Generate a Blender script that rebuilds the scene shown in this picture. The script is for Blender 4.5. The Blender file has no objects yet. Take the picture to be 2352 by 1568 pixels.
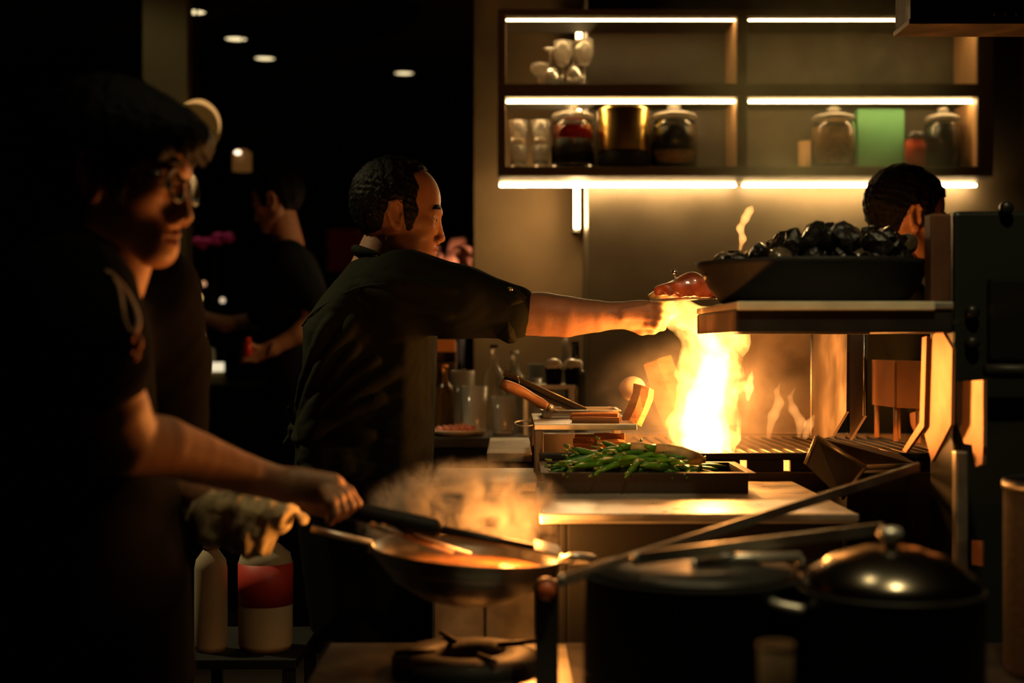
import bpy, bmesh, math, random
import numpy as np
from mathutils import Vector, Matrix, Euler

SC = bpy.context.scene
COL = SC.collection
# ------------------------------------------------------------------ camera
F = 3267.0; CX, CY = 1176.0, 784.0; CAMZ = 1.2      # focal length in pixels of the 2352x1568 frame
cam_data = bpy.data.cameras.new('camera')
cam_data.lens = 50.0; cam_data.sensor_width = 36.0; cam_data.clip_start = 0.05
cam_data.dof.use_dof = True; cam_data.dof.focus_distance = 2.98; cam_data.dof.aperture_fstop = 2.3
cam = bpy.data.objects.new('camera', cam_data); COL.objects.link(cam)
cam.location = (0, 0, CAMZ); cam.rotation_euler = (math.pi/2, 0, 0)
SC.camera = cam
# ------------------------------------------------------------------ world, exposure
w = bpy.data.worlds.new('world'); SC.world = w; w.use_nodes = True
w.node_tree.nodes['Background'].inputs[0].default_value = (0.010, 0.011, 0.006, 1)
w.node_tree.nodes['Background'].inputs[1].default_value = 0.12
vs = SC.view_settings
vs.view_transform = 'Standard'; vs.look = 'None'; vs.gamma = 1.0; vs.use_curve_mapping = False
vs.exposure = 0.0
FLAME_W = 19.0        # watt of the big grill flame
WOK_LAMP_W = 9.0        # watt of the lamps in the added wok flames
LED = 40.0            # emission of the shelf light strips
DOWN_W = 5.0          # watt of one ceiling downlight

rnd = random.Random(7)

def P(px, py, Y):
    return np.array([(px-CX)/F*Y, Y, CAMZ-(py-CY)/F*Y])
def S(r, Y):
    return r*Y/F

# ------------------------------------------------------------------ materials
MATS = {}
def mat(name, col, rough=0.6, metal=0.0, emit=None, estr=0.0, noise=0.0, nscale=20.0, bump=0.0, bscale=60.0,
        trans=0.0, ior=1.45, coat=0.0, sheen=0.0, stretch=None, spec=0.5, sss=0.0, nrough=0.0):
    if name in MATS: return MATS[name]
    m = bpy.data.materials.new(name); m.use_nodes = True; MATS[name] = m
    nt = m.node_tree; b = nt.nodes['Principled BSDF']
    b.inputs['Base Color'].default_value = (*col, 1); b.inputs['Roughness'].default_value = rough
    b.inputs['Metallic'].default_value = metal; b.inputs['IOR'].default_value = ior
    b.inputs['Transmission Weight'].default_value = trans; b.inputs['Coat Weight'].default_value = coat
    b.inputs['Sheen Weight'].default_value = sheen; b.inputs['Specular IOR Level'].default_value = spec
    if sss:
        b.inputs['Subsurface Weight'].default_value = sss
        b.inputs['Subsurface Radius'].default_value = (0.012, 0.004, 0.002)
    if emit:
        b.inputs['Emission Color'].default_value = (*emit, 1); b.inputs['Emission Strength'].default_value = estr
    if noise or bump or nrough:
        tc = nt.nodes.new('ShaderNodeTexCoord'); mp = nt.nodes.new('ShaderNodeMapping')
        nt.links.new(tc.outputs['Object'], mp.inputs['Vector'])
        if stretch: mp.inputs['Scale'].default_value = stretch
    if noise or nrough:
        n = nt.nodes.new('ShaderNodeTexNoise'); n.inputs['Scale'].default_value = nscale; n.inputs['Detail'].default_value = 5
        nt.links.new(mp.outputs[0], n.inputs['Vector'])
    if noise:
        r = nt.nodes.new('ShaderNodeValToRGB')
        r.color_ramp.elements[0].position = 0.3; r.color_ramp.elements[1].position = 0.7
        r.color_ramp.elements[0].color = (*[c*(1-noise) for c in col], 1)
        r.color_ramp.elements[1].color = (*[min(1, c*(1+noise)) for c in col], 1)
        nt.links.new(n.outputs['Fac'], r.inputs[0]); nt.links.new(r.outputs[0], b.inputs['Base Color'])
    if nrough:
        mr = nt.nodes.new('ShaderNodeMapRange')
        mr.inputs['To Min'].default_value = max(0.05, rough-nrough); mr.inputs['To Max'].default_value = min(1, rough+nrough)
        mr.inputs['From Min'].default_value = 0.3; mr.inputs['From Max'].default_value = 0.7
        nt.links.new(n.outputs['Fac'], mr.inputs['Value']); nt.links.new(mr.outputs[0], b.inputs['Roughness'])
    if bump:
        n2 = nt.nodes.new('ShaderNodeTexNoise'); n2.inputs['Scale'].default_value = bscale; n2.inputs['Detail'].default_value = 4
        bp = nt.nodes.new('ShaderNodeBump'); bp.inputs['Strength'].default_value = bump; bp.inputs['Distance'].default_value = 0.004
        nt.links.new(mp.outputs[0], n2.inputs['Vector']); nt.links.new(n2.outputs['Fac'], bp.inputs['Height'])
        nt.links.new(bp.outputs[0], b.inputs['Normal'])
    return m

def vol_mat(name, density=0.0, color=(1, 1, 1), emit=(1, 1, 1), estr=0.0, nscale=8.0, lo=0.45, hi=0.75, aniso=0.2, noise=True, fade=None):
    """scatter and emission volume; the density is broken up by noise and, with fade=(axis-scaled ellipsoid), thins out to the hull"""
    m = bpy.data.materials.new(name); m.use_nodes = True
    nt = m.node_tree; nt.nodes.clear()
    out = nt.nodes.new('ShaderNodeOutputMaterial'); v = nt.nodes.new('ShaderNodeVolumePrincipled')
    v.inputs['Color'].default_value = (*color, 1); v.inputs['Density'].default_value = density
    v.inputs['Anisotropy'].default_value = aniso
    v.inputs['Emission Color'].default_value = (*emit, 1); v.inputs['Emission Strength'].default_value = estr
    nt.links.new(v.outputs[0], out.inputs['Volume'])
    if noise:
        tc = nt.nodes.new('ShaderNodeTexCoord')
        n = nt.nodes.new('ShaderNodeTexNoise'); n.inputs['Scale'].default_value = nscale
        n.inputs['Detail'].default_value = 4; n.inputs['Roughness'].default_value = 0.6; n.inputs['Distortion'].default_value = 0.8
        nt.links.new(tc.outputs['Object'], n.inputs['Vector'])
        mr = nt.nodes.new('ShaderNodeMapRange'); mr.inputs['From Min'].default_value = lo; mr.inputs['From Max'].default_value = hi
        mr.inputs['To Min'].default_value = 0; mr.inputs['To Max'].default_value = density if density else estr
        nt.links.new(n.outputs['Fac'], mr.inputs['Value'])
        last = mr.outputs[0]
        if fade:
            mp = nt.nodes.new('ShaderNodeMapping'); mp.inputs['Scale'].default_value = [1/f for f in fade]
            nt.links.new(tc.outputs['Object'], mp.inputs['Vector'])
            ln = nt.nodes.new('ShaderNodeVectorMath'); ln.operation = 'LENGTH'
            nt.links.new(mp.outputs[0], ln.inputs[0])
            m2 = nt.nodes.new('ShaderNodeMapRange'); m2.interpolation_type = 'SMOOTHSTEP'
            m2.inputs['From Min'].default_value = 1.0; m2.inputs['From Max'].default_value = 0.25
            m2.inputs['To Min'].default_value = 0; m2.inputs['To Max'].default_value = 1
            nt.links.new(ln.outputs['Value'], m2.inputs['Value'])
            mu = nt.nodes.new('ShaderNodeMath'); mu.operation = 'MULTIPLY'
            nt.links.new(last, mu.inputs[0]); nt.links.new(m2.outputs[0], mu.inputs[1]); last = mu.outputs[0]
        nt.links.new(last, v.inputs['Density'] if density else v.inputs['Emission Strength'])
    try: m.cycles.volume_step_rate = 1.0
    except Exception: pass
    return m

M = dict(
 steel=mat('brushed_steel', (0.60, 0.57, 0.50), 0.38, 0.75, nrough=0.12, nscale=14),
 steel_dim=mat('worn_steel', (0.40, 0.38, 0.33), 0.45, 1.0, nrough=0.15, nscale=9),
 black_steel=mat('blackened_steel', (0.035, 0.033, 0.03), 0.45, 0.6, nrough=0.15, nscale=12),
 iron=mat('cast_iron', (0.014, 0.013, 0.012), 0.6, 0.1, bump=0.3, bscale=90, spec=0.25),
 sooty=mat('sooty_steel', (0.16, 0.13, 0.10), 0.5, 0.8, noise=0.4, nscale=9, nrough=0.15),
 dark=mat('dark_paint', (0.008, 0.008, 0.007), 0.75, spec=0.12),
 frame=mat('shelf_black', (0.045, 0.037, 0.026), 0.55),
 frame_wood=mat('shelf_side_veneer', (0.42, 0.25, 0.12), 0.5, noise=0.25, nscale=5, stretch=(6, 6, 0.6)),
 skin=mat('skin', (0.42, 0.21, 0.12), 0.48, noise=0.12, nscale=40, bump=0.12, bscale=240, sss=0.12),
 skin_pale=mat('skin_pale', (0.50, 0.26, 0.15), 0.5, noise=0.12, nscale=40, bump=0.12, bscale=200, sss=0.12),
 lip=mat('lip', (0.30, 0.11, 0.08), 0.45),
 hair=mat('black_hair', (0.003, 0.003, 0.003), 0.5, bump=0.8, bscale=300, stretch=(1, 1, 0.35), spec=0.12),
 eye=mat('eye', (0.5, 0.45, 0.4), 0.15),
 iris=mat('iris', (0.01, 0.008, 0.006), 0.1),
 jacket=mat('chef_jacket_cloth', (0.0145, 0.0155, 0.0088), 0.85, bump=0.12, bscale=400, spec=0.06),
 shirt=mat('black_tshirt_cloth', (0.004, 0.004, 0.004), 0.95, bump=0.2, bscale=350, spec=0.06),
 navy=mat('navy_shirt_cloth', (0.009, 0.012, 0.014), 0.9, spec=0.1),
 trouser=mat('trouser_cloth', (0.005, 0.005, 0.005), 0.9, spec=0.06),
 leather=mat('tan_strap', (0.55, 0.28, 0.13), 0.45),
 orange_strap=mat('orange_strap', (0.75, 0.28, 0.08), 0.5),
 glass=mat('clear_glass', (0.95, 0.97, 0.95), 0.03, trans=1.0, ior=1.45),
 led=mat('warm_light_strip', (1, 0.8, 0.5), 0.5, emit=(1.0, 0.62, 0.24), estr=LED),
 frost=mat('frosted_glass', (0.95, 0.92, 0.84), 0.13, trans=0.82, ior=1.4),
 hair_shine=mat('glossy_black_hair', (0.004, 0.004, 0.004), 0.45, bump=0.8, bscale=320, stretch=(1, 1, 0.35), spec=0.4),
 led_under=mat('warm_light_strip_bright', (1, 0.8, 0.5), 0.5, emit=(1.0, 0.62, 0.26), estr=LED*3.4),
 wood=mat('split_firewood', (0.34, 0.16, 0.065), 0.75, noise=0.35, nscale=10, stretch=(1, 1, 6), bump=0.5, bscale=50),
 handle_wood=mat('turned_handle_wood', (0.26, 0.12, 0.05), 0.4, noise=0.3, nscale=12, coat=0.3),
 board=mat('board_top', (0.25, 0.22, 0.16), 0.55, noise=0.3, nscale=25),
 plastic_white=mat('off_white_plastic', (0.40, 0.32, 0.21), 0.45, noise=0.1, nscale=8),
 white=mat('white_ceramic', (0.78, 0.74, 0.66), 0.25, coat=0.3),
 red=mat('red_label', (0.42, 0.03, 0.02), 0.5),
 green=mat('green_box_card', (0.09, 0.30, 0.13), 0.7),
 leafg=mat('fresh_green', (0.06, 0.20, 0.02), 0.35, noise=0.4, nscale=30, coat=0.2),
 char=mat('charred_crust', (0.012, 0.010, 0.009), 0.33, bump=0.9, bscale=70, coat=0.5),
 fire_toned=mat('fire_toned_steel', (0.36, 0.19, 0.085), 0.5, 0.55, noise=0.25, nscale=8, nrough=0.1),  # steel toned orange, firelight on plates and bin put into the colour
 meat=mat('glazed_meat', (0.42, 0.09, 0.035), 0.35, noise=0.5, nscale=30, bump=0.6, bscale=60, coat=0.5),
 ember=mat('glowing_embers', (0.1, 0.03, 0.01), 0.8, emit=(1.0, 0.30, 0.05), estr=3.0),
)
# ------------------------------------------------------------------ object helpers
def wloc(o):
    v = np.zeros(3)
    while o is not None:
        v += np.array(o.location); o = o.parent
    return v
def tag(o, label=None, cat=None, group=None, kind=None):
    if label: o['label'] = label
    if cat: o['category'] = cat
    if group: o['group'] = group
    if kind: o['kind'] = kind
    return o
def thing(name, label, cat, loc, group=None):
    o = bpy.data.objects.new(name, None); COL.objects.link(o); o.empty_display_size = 0.05
    o.location = [float(c) for c in loc]
    return tag(o, label, cat, group)
def obj(name, geo, material, parent=None, smooth=True, mats=None, fmat=None, label=None):
    """link world-space verts and faces as ONE mesh object; its origin is its base centre, or its parent's origin"""
    V, Fc = geo
    V = np.asarray(V, dtype=float)
    if parent is not None: off = wloc(parent)
    else: off = np.array([(V[:, 0].min()+V[:, 0].max())/2, (V[:, 1].min()+V[:, 1].max())/2, V[:, 2].min()])
    me = bpy.data.meshes.new(name); me.from_pydata((V-off).tolist(), [], [list(map(int, f)) for f in Fc] if not isinstance(Fc, np.ndarray) else Fc.tolist())
    o = bpy.data.objects.new(name, me); COL.objects.link(o)
    if parent is not None: o.parent = parent
    else: o.location = off
    for m in (mats or [material]): me.materials.append(m)
    if fmat is not None: me.polygons.foreach_set('material_index', np.asarray(fmat, dtype=np.int32))
    if smooth: me.polygons.foreach_set('use_smooth', np.ones(len(me.polygons), dtype=bool))
    me.update()
    if smooth == 'auto':
        try: me.set_sharp_from_angle(angle=math.radians(38))
        except Exception: pass
    if label: o['label'] = label
    return o
def join(*geos):
    V = []; Fc = []; n = 0
    for g in geos:
        v, f = g; V.append(np.asarray(v, dtype=float)); Fc += [[int(i)+n for i in q] for q in f]; n += len(v)
    return np.vstack(V), Fc
def xform(geo, mtx):
    V = np.asarray(geo[0], dtype=float); R = np.array(mtx)[:3, :3]; t = np.array(mtx)[:3, 3]
    return V @ R.T + t, geo[1]
def rotm(rx=0, ry=0, rz=0):
    return np.array(Euler((rx, ry, rz)).to_matrix())
def rbox(c, s, bev=0.0, R=None):
    """box with centre c and full size s, bevelled edges, optionally turned by R"""
    bm = bmesh.new(); bmesh.ops.create_cube(bm, size=1.0)
    for v in bm.verts: v.co = Vector((v.co.x*s[0], v.co.y*s[1], v.co.z*s[2]))
    if bev > 0: bmesh.ops.bevel(bm, geom=bm.edges[:], offset=min(bev, min(s)*0.45), segments=2, affect='EDGES', profile=0.6)
    bm.verts.index_update()
    V = np.array([v.co[:] for v in bm.verts]); Fc = [[v.index for v in f.verts] for f in bm.faces]; bm.free()
    if R is not None: V = V @ np.asarray(R).T
    return V+np.asarray(c), Fc
def bbox(lo, hi, bev=0.004):
    lo = np.asarray(lo, float); hi = np.asarray(hi, float)
    return rbox((lo+hi)/2, np.abs(hi-lo), bev)
def tube(pts, rad, n=12, caps=True):
    pts = [np.asarray(p, float) for p in pts]
    if not hasattr(rad, '__len__'): rad = [rad]*len(pts)
    V = []; Fc = []; up = None
    for i, p in enumerate(pts):
        d = pts[min(i+1, len(pts)-1)]-pts[max(i-1, 0)]; d = d/(np.linalg.norm(d)+1e-9)
        if up is None:
            up = np.array([0, 0, 1.0]) if abs(d[2]) < 0.9 else np.array([1.0, 0, 0])
        a = np.cross(d, up); a /= np.linalg.norm(a)+1e-9; b = np.cross(a, d); up = b
        for k in range(n):
            t = 2*math.pi*k/n; V.append(p+rad[i]*(math.cos(t)*a+math.sin(t)*b))
    for i in range(len(pts)-1):
        for k in range(n):
            Fc.append([i*n+k, i*n+(k+1) % n, (i+1)*n+(k+1) % n, (i+1)*n+k])
    if caps:
        Fc.append(list(range(n))[::-1]); Fc.append([(len(pts)-1)*n+k for k in range(n)])
    return np.array(V), Fc
def spline(pts, m=6):
    pts = [np.asarray(p, float) for p in pts]; q = [2*pts[0]-pts[1]]+pts+[2*pts[-1]-pts[-2]]; out = []
    for i in range(1, len(q)-2):
        for k in range(m):
            t = k/m; a, b, c, d = q[i-1], q[i], q[i+1], q[i+2]
            out.append(0.5*((2*b)+(c-a)*t+(2*a-5*b+4*c-d)*t*t+(3*b-a-3*c+d)*t**3))
    out.append(pts[-1]); return out
def lathe(prof, c=(0, 0, 0), n=28, axis=None):
    """prof: list of (radius, height); radius 0 closes the end; axis turns the z axis"""
    V = []; Fc = []; rings = []
    for r, z in prof:
        if r < 1e-6: rings.append([len(V)]); V.append((0, 0, z))
        else:
            rings.append(list(range(len(V), len(V)+n)))
            V += [(r*math.cos(2*math.pi*k/n), r*math.sin(2*math.pi*k/n), z) for k in range(n)]
    for a, b in zip(rings[:-1], rings[1:]):
        for k in range(n):
            k2 = (k+1) % n
            if len(a) == 1 and len(b) == 1: continue
            if len(a) == 1: Fc.append([a[0], b[k2], b[k]])
            elif len(b) == 1: Fc.append([a[k], a[k2], b[0]])
            else: Fc.append([a[k], a[k2], b[k2], b[k]])
    V = np.array(V, float)
    if axis is not None:
        R = np.array(Vector((0, 0, 1)).rotation_difference(Vector(axis)).to_matrix()); V = V @ R.T
    return V+np.asarray(c), Fc
def plate(poly, thick, normal_y=True):
    """poly: list of world points (one face); extruded by the vector thick"""
    A = np.array(poly, float); n = len(A); B = A+np.asarray(thick, float)
    Fc = [list(range(n)), list(range(n, 2*n))[::-1]]+[[i, n+i, n+(i+1) % n, (i+1) % n] for i in range(n)]
    return np.vstack([A, B]), Fc
def ball(c, r, sub=2, squash=(1, 1, 1), jit=0.0, seed=0, R=None, jf=1.7):
    bm = bmesh.new(); bmesh.ops.create_icosphere(bm, subdivisions=sub, radius=1.0)
    bm.verts.index_update()
    V = np.array([v.co[:] for v in bm.verts]); Fc = [[v.index for v in f.verts] for f in bm.faces]; bm.free()
    if jit: V = V*(1+jit*vnoise(V*jf+seed*3.1))[:, None]
    V = V*np.asarray(squash)*r
    if R is not None: V = V @ np.asarray(R).T
    return V+np.asarray(c), Fc
_nr = np.random.RandomState(3); _nd = _nr.normal(size=(14, 3)); _np = _nr.uniform(0, 6.28, 14)
def vnoise(p):
    """smooth pseudo noise in about -1..1 for an array of points"""
    s = np.zeros(p.shape[:-1])
    for i in range(14): s += np.sin(p @ (_nd[i]*(1+i*0.25)) + _np[i])/(1+i*0.18)
    return s/4.2

# ------------------------------------------------------------------ implicit surfaces -> one continuous mesh
def poly_dist(px, pz, poly):
    """signed distance (negative inside) of points to a 2D polygon"""
    poly = np.asarray(poly, float); d = np.full(px.shape, 1e9); ins = np.zeros(px.shape, bool); n = len(poly)
    for i in range(n):
        a = poly[i]; b = poly[(i+1) % n]; e = b-a
        wx = px-a[0]; wz = pz-a[1]; t = np.clip((wx*e[0]+wz*e[1])/(e @ e+1e-12), 0, 1)
        d = np.minimum(d, (wx-t*e[0])**2+(wz-t*e[1])**2)
        c = ((a[1] > pz) != (b[1] > pz)) & (px < (b[0]-a[0])*(pz-a[1])/(b[1]-a[1]+1e-12)+a[0])
        ins ^= c
    d = np.sqrt(d); return np.where(ins, -d, d)
class Field:
    def __init__(s, h): s.h = h; s.pr = []
    def cone(s, a, b, r1, r2, k=0.015, op='add'):
        a = np.asarray(a, float); b = np.asarray(b, float)
        lo = np.minimum(a-r1, b-r2); hi = np.maximum(a+r1, b+r2)
        def f(x, y, z):
            e = b-a; L = e @ e+1e-12
            t = np.clip(((x-a[0])*e[0]+(y-a[1])*e[1]+(z-a[2])*e[2])/L, 0, 1)
            return np.sqrt((x-a[0]-t*e[0])**2+(y-a[1]-t*e[1])**2+(z-a[2]-t*e[2])**2)-(r1+t*(r2-r1))
        s.pr.append((f, lo, hi, k, op)); return s
    def chain(s, pts, rs, k=0.01, op='add'):
        for i in range(len(pts)-1): s.cone(pts[i], pts[i+1], rs[i], rs[i+1], k, op)
        return s
    def ell(s, c, r, k=0.015, op='add', R=None):
        c = np.asarray(c, float); r = np.asarray(r, float); R = np.eye(3) if R is None else np.asarray(R)
        m = r.max() if not np.allclose(R, np.eye(3)) else r
        def f(x, y, z):
            X, Y, Z = x-c[0], y-c[1], z-c[2]
            u = (X*R[0, 0]+Y*R[1, 0]+Z*R[2, 0]); v = (X*R[0, 1]+Y*R[1, 1]+Z*R[2, 1]); w_ = (X*R[0, 2]+Y*R[1, 2]+Z*R[2, 2])
            k0 = np.sqrt((u/r[0])**2+(v/r[1])**2+(w_/r[2])**2); k1 = np.sqrt((u/r[0]**2)**2+(v/r[1]**2)**2+(w_/r[2]**2)**2)
            return np.where(k1 > 1e-9, k0*(k0-1)/np.maximum(k1, 1e-9), -r.min())
        s.pr.append((f, c-m, c+m, k, op)); return s
    def slab(s, poly, Y0, W, D, k=0.02, op='add'):
        """outline in the x-z plane blown up to a rounded body of half thickness W about Y0"""
        poly = np.asarray(poly, float)
        lo = np.array([poly[:, 0].min(), Y0-W, poly[:, 1].min()]); hi = np.array([poly[:, 0].max(), Y0+W, poly[:, 1].max()])
        def f(x, y, z):
            q = poly_dist(x[:, 0, :], z[:, 0, :], poly)[:, None, :]
            u = np.maximum(q+D, 0)/D; return (np.sqrt(u*u+((y-Y0)/W)**2)-1)*min(D, W)
        s.pr.append((f, lo, hi, k, op)); return s
    def cut(s, fn):      # intersect with an arbitrary field
        s.pr.append((fn, None, None, 0, 'and')); return s
    def warp(s, fn):     # add an offset to the field
        s.pr.append((fn, None, None, 0, 'warp')); return s
    def grid(s):
        h = s.h; lo = np.min([p[1] for p in s.pr if p[4] == 'add'], axis=0)-4*h; hi = np.max([p[2] for p in s.pr if p[4] == 'add'], axis=0)+4*h
        n = np.ceil((hi-lo)/h).astype(int)+1
        ax = [lo[i]+h*np.arange(n[i]) for i in range(3)]
        D = np.full(n, 0.2, dtype=np.float64)
        for f, a, b, k, op in s.pr:
            if a is None: i0 = [0, 0, 0]; i1 = list(n)
            else:
                pad = k+5*h
                i0 = [max(0, int((a[i]-pad-lo[i])/h)) for i in range(3)]; i1 = [min(n[i], int((b[i]+pad-lo[i])/h)+2) for i in range(3)]
            if any(i1[i] <= i0[i] for i in range(3)): continue
            sl = tuple(slice(i0[i], i1[i]) for i in range(3))
            x = ax[0][sl[0]][:, None, None]; y = ax[1][sl[1]][None, :, None]; z = ax[2][sl[2]][None, None, :]
            shp = D[sl].shape
            x, y, z = np.broadcast_to(x, shp), np.broadcast_to(y, shp), np.broadcast_to(z, shp)
            v = f(x, y, z); d = D[sl]
            if op == 'add':
                if k > 0:
                    hh = np.maximum(k-np.abs(d-v), 0)/k; D[sl] = np.minimum(d, v)-hh*hh*k*0.25
                else: D[sl] = np.minimum(d, v)
            elif op == 'sub':
                v = -v; hh = np.maximum(k-np.abs(d-v), 0)/max(k, 1e-9); D[sl] = np.maximum(d, v)+hh*hh*k*0.25
            elif op == 'and': D[sl] = np.maximum(d, v)
            else: D[sl] = d+v
        s.D = D; s.lo = lo
        return D, lo
    def mesh(s, smooth=0):
        D, lo = s.grid(); return nets(D, lo, s.h, smooth)
    def hit(s, px, py, y0=None):
        """first point of the surface met by the view through photo pixel px, py"""
        d = np.array([(px-CX)/F, 1.0, -(py-CY)/F]); y = (s.lo[1] if y0 is None else y0); n = s.D.shape
        for _ in range(600):
            p = np.array([0, 0, CAMZ])+d*y; i = np.round((p-s.lo)/s.h).astype(int)
            if (i < 0).any() or (i >= n).any(): y += s.h; continue
            v = s.D[tuple(i)]
            if v < 0: return p
            y += max(s.h*0.5, min(v, 0.05)*0.7)
            if y > s.lo[1]+n[1]*s.h: break
        return None
def nets(D, lo, h, smooth=0):
    ins = D < 0; n = D.shape
    cnt = np.zeros((n[0]-1, n[1]-1, n[2]-1), np.uint8)
    for i in (0, 1):
        for j in (0, 1):
            for k in (0, 1): cnt += ins[i:n[0]-1+i, j:n[1]-1+j, k:n[2]-1+k]
    cells = np.argwhere((cnt > 0) & (cnt < 8)); N = len(cells)
    idx = np.full(cnt.shape, -1, np.int64); idx[tuple(cells.T)] = np.arange(N)
    acc = np.zeros((N, 3)); num = np.zeros(N)
    cor = [(i, j, k) for i in (0, 1) for j in (0, 1) for k in (0, 1)]
    val = {c: D[cells[:, 0]+c[0], cells[:, 1]+c[1], cells[:, 2]+c[2]] for c in cor}
    for c in cor:
        for a in range(3):
            if c[a] == 0:
                e = list(c); e[a] = 1; e = tuple(e); va, vb = val[c], val[e]
                m = (va < 0) != (vb < 0); t = np.where(m, va/np.where(m, va-vb, 1), 0)
                p = np.tile(np.array(c, float), (N, 1)); p[:, a] = t
                acc[m] += p[m]; num[m] += 1
    V = lo+h*(cells+acc/num[:, None])
    quads = []
    for a in range(3):
        b, c = [(1, 2), (2, 0), (0, 1)][a]
        s0 = [slice(None)]*3; s1 = [slice(None)]*3; s0[a] = slice(0, n[a]-1); s1[a] = slice(1, n[a])
        A = ins[tuple(s0)]; B = ins[tuple(s1)]; e = np.argwhere(A != B)
        e = e[(e[:, b] > 0) & (e[:, c] > 0) & (e[:, b] < n[b]-1) & (e[:, c] < n[c]-1)]
        def g(db, dc):
            q = e.copy(); q[:, b] -= db; q[:, c] -= dc; return idx[tuple(q.T)]
        Q = np.stack([g(1, 1), g(0, 1), g(0, 0), g(1, 0)], 1)
        fl = ~A[tuple(e.T)]; Q[fl] = Q[fl][:, ::-1]; quads.append(Q)
    Q = np.vstack(quads); Q = Q[(Q >= 0).all(1)]
    for _ in range(smooth):
        s = np.zeros_like(V); k = np.zeros(len(V))
        for i in range(4):
            a, b = Q[:, i], Q[:, (i+1) % 4]
            for j in range(3): s[:, j] += np.bincount(a, V[b, j], len(V))+np.bincount(b, V[a, j], len(V))
            k += np.bincount(a, minlength=len(V))+np.bincount(b, minlength=len(V))
        V = 0.5*V+0.5*s/np.maximum(k, 1)[:, None]
    return V, Q
def pxpoly(pts, Y):
    return [(float(P(a, b, Y)[0]), float(P(a, b, Y)[2])) for a, b in pts]
# ================================================================== THE SETTING
def struct(name, geo, m, label=None):
    o = obj(name, geo, m, smooth=False); o['kind'] = 'structure'
    if label: o['label'] = label
    return o
wall_dark = mat('black_plaster', (0.013, 0.013, 0.011), 0.9)
ceil_m = mat('black_ceiling', (0.010, 0.010, 0.009), 0.95)
floor_m = mat('dark_floor_tile', (0.020, 0.018, 0.015), 0.6, noise=0.3, nscale=3)
pillar_m = mat('olive_plaster', (0.17, 0.155, 0.085), 0.9, noise=0.1, nscale=4)
wallA = mat('brown_plaster', (0.17, 0.115, 0.055), 0.75, noise=0.12, nscale=6)
wallB = mat('charcoal_stone_panel', (0.068, 0.054, 0.030), 0.55, noise=0.45, nscale=2.5, nrough=0.15)
struct('floor', bbox((-4.2, -2.2, -0.1), (3.2, 10.2, 0), 0), floor_m, 'dark kitchen and dining room floor')
struct('ceiling', bbox((-4.2, -2.2, 2.8), (3.2, 10.2, 2.9), 0), ceil_m, 'black ceiling with recessed downlights')
struct('wall_back', bbox((-4.2, 10.1, 0), (3.2, 10.2, 2.8), 0), wall_dark, 'black far wall of the dining room')
struct('wall_left', bbox((-4.2, -2.2, 0), (-4.1, 10.1, 2.8), 0), wall_dark, 'black left wall')
struct('wall_right', bbox((3.1, -2.2, 0), (3.2, 10.1, 2.8), 0), wall_dark, 'black right wall')
struct('wall_front', bbox((-4.1, -2.2, 0), (3.1, -2.1, 2.8), 0), wall_dark, 'black wall behind the viewer')
struct('wall_pillar', bbox((P(327, 0, 6)[0], 6, 0), (P(430, 0, 6)[0], 6.1, 2.8), 0.005), pillar_m, 'olive grey pillar behind the man in glasses')
struct('wall_kitchen', bbox((P(1088, 0, 5.35)[0], 5.35, 0), (3.1, 5.45, 2.8), 0.003), wallA, 'brown plaster wall under the left end of the shelf')
struct('wall_kitchen_panel', bbox((P(1350, 0, 5)[0], 5.0, 0), (3.1, 5.34, 2.8), 0.004), wallB, 'dark stone clad wall behind the lit shelf')

# ceiling downlights: the four in the photograph and unseen ones set to light the cook, pass, pillar and wok
def downlight(x, y, label, power, tilt=(0, 0), size=70):
    t = thing('ceiling_downlight', label, 'downlight', (x, y, 2.8), 'ceiling downlights')
    obj('trim_ring', lathe([(0.062, -0.001), (0.075, -0.001), (0.075, -0.008), (0.06, -0.012), (0.056, -0.004), (0.056, -0.001), (0.062, -0.001)], (x, y, 2.8)), M['dark'], t)
    lm = mat('downlight_lens', (1, 0.9, 0.7), 0.5, emit=(1.0, 0.80, 0.42), estr=1.5)
    obj('lens', lathe([(0, -0.007), (0.055, -0.006), (0.055, -0.002), (0, -0.002)], (x, y, 2.8)), lm, t)
    if power > 0:
        L = bpy.data.lights.new('downlight_beam', 'SPOT'); L.energy = power; L.color = (1.0, 0.80, 0.40); L.spot_size = math.radians(size); L.spot_blend = 0.7
        L.shadow_soft_size = 0.05
        lo = bpy.data.objects.new('downlight_beam', L); COL.objects.link(lo); lo.parent = t; lo.location = (0, 0, -0.02); lo.rotation_euler = (tilt[0], tilt[1], 0)
    return t
for px, py, lab, pw in [(445, 24, 'ceiling downlight highest in the photo, above the olive pillar', DOWN_W*0.5), (542, 86, 'ceiling downlight second from the top, right of the pillar', DOWN_W*0.4),
                        (608, 131, 'ceiling downlight third from the top on the left', DOWN_W*0.3), (928, 165, 'lone ceiling downlight above the centre cook', DOWN_W*0.3)]:
    Y = 1.6*F/(CY-py); downlight((px-CX)/F*Y, Y, lab, pw)
KX, KY = -1.5, 3.4
downlight(KX, KY, 'ceiling downlight over the kitchen aisle, outside the view', 150.0, (0, math.radians(-14)))
downlight(0.5, 1.25, 'ceiling downlight over the pass shelf, outside the view', 62.0, (math.radians(30), math.radians(-4)), 60)
downlight(-1.72, 5.3, 'ceiling downlight over the aisle in front of the pillar, outside the view', 5.0, (math.radians(46), math.radians(-12)), 75)
downlight(0.0, 1.9, 'ceiling downlight over the wok, outside the view', 12.0)

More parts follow.
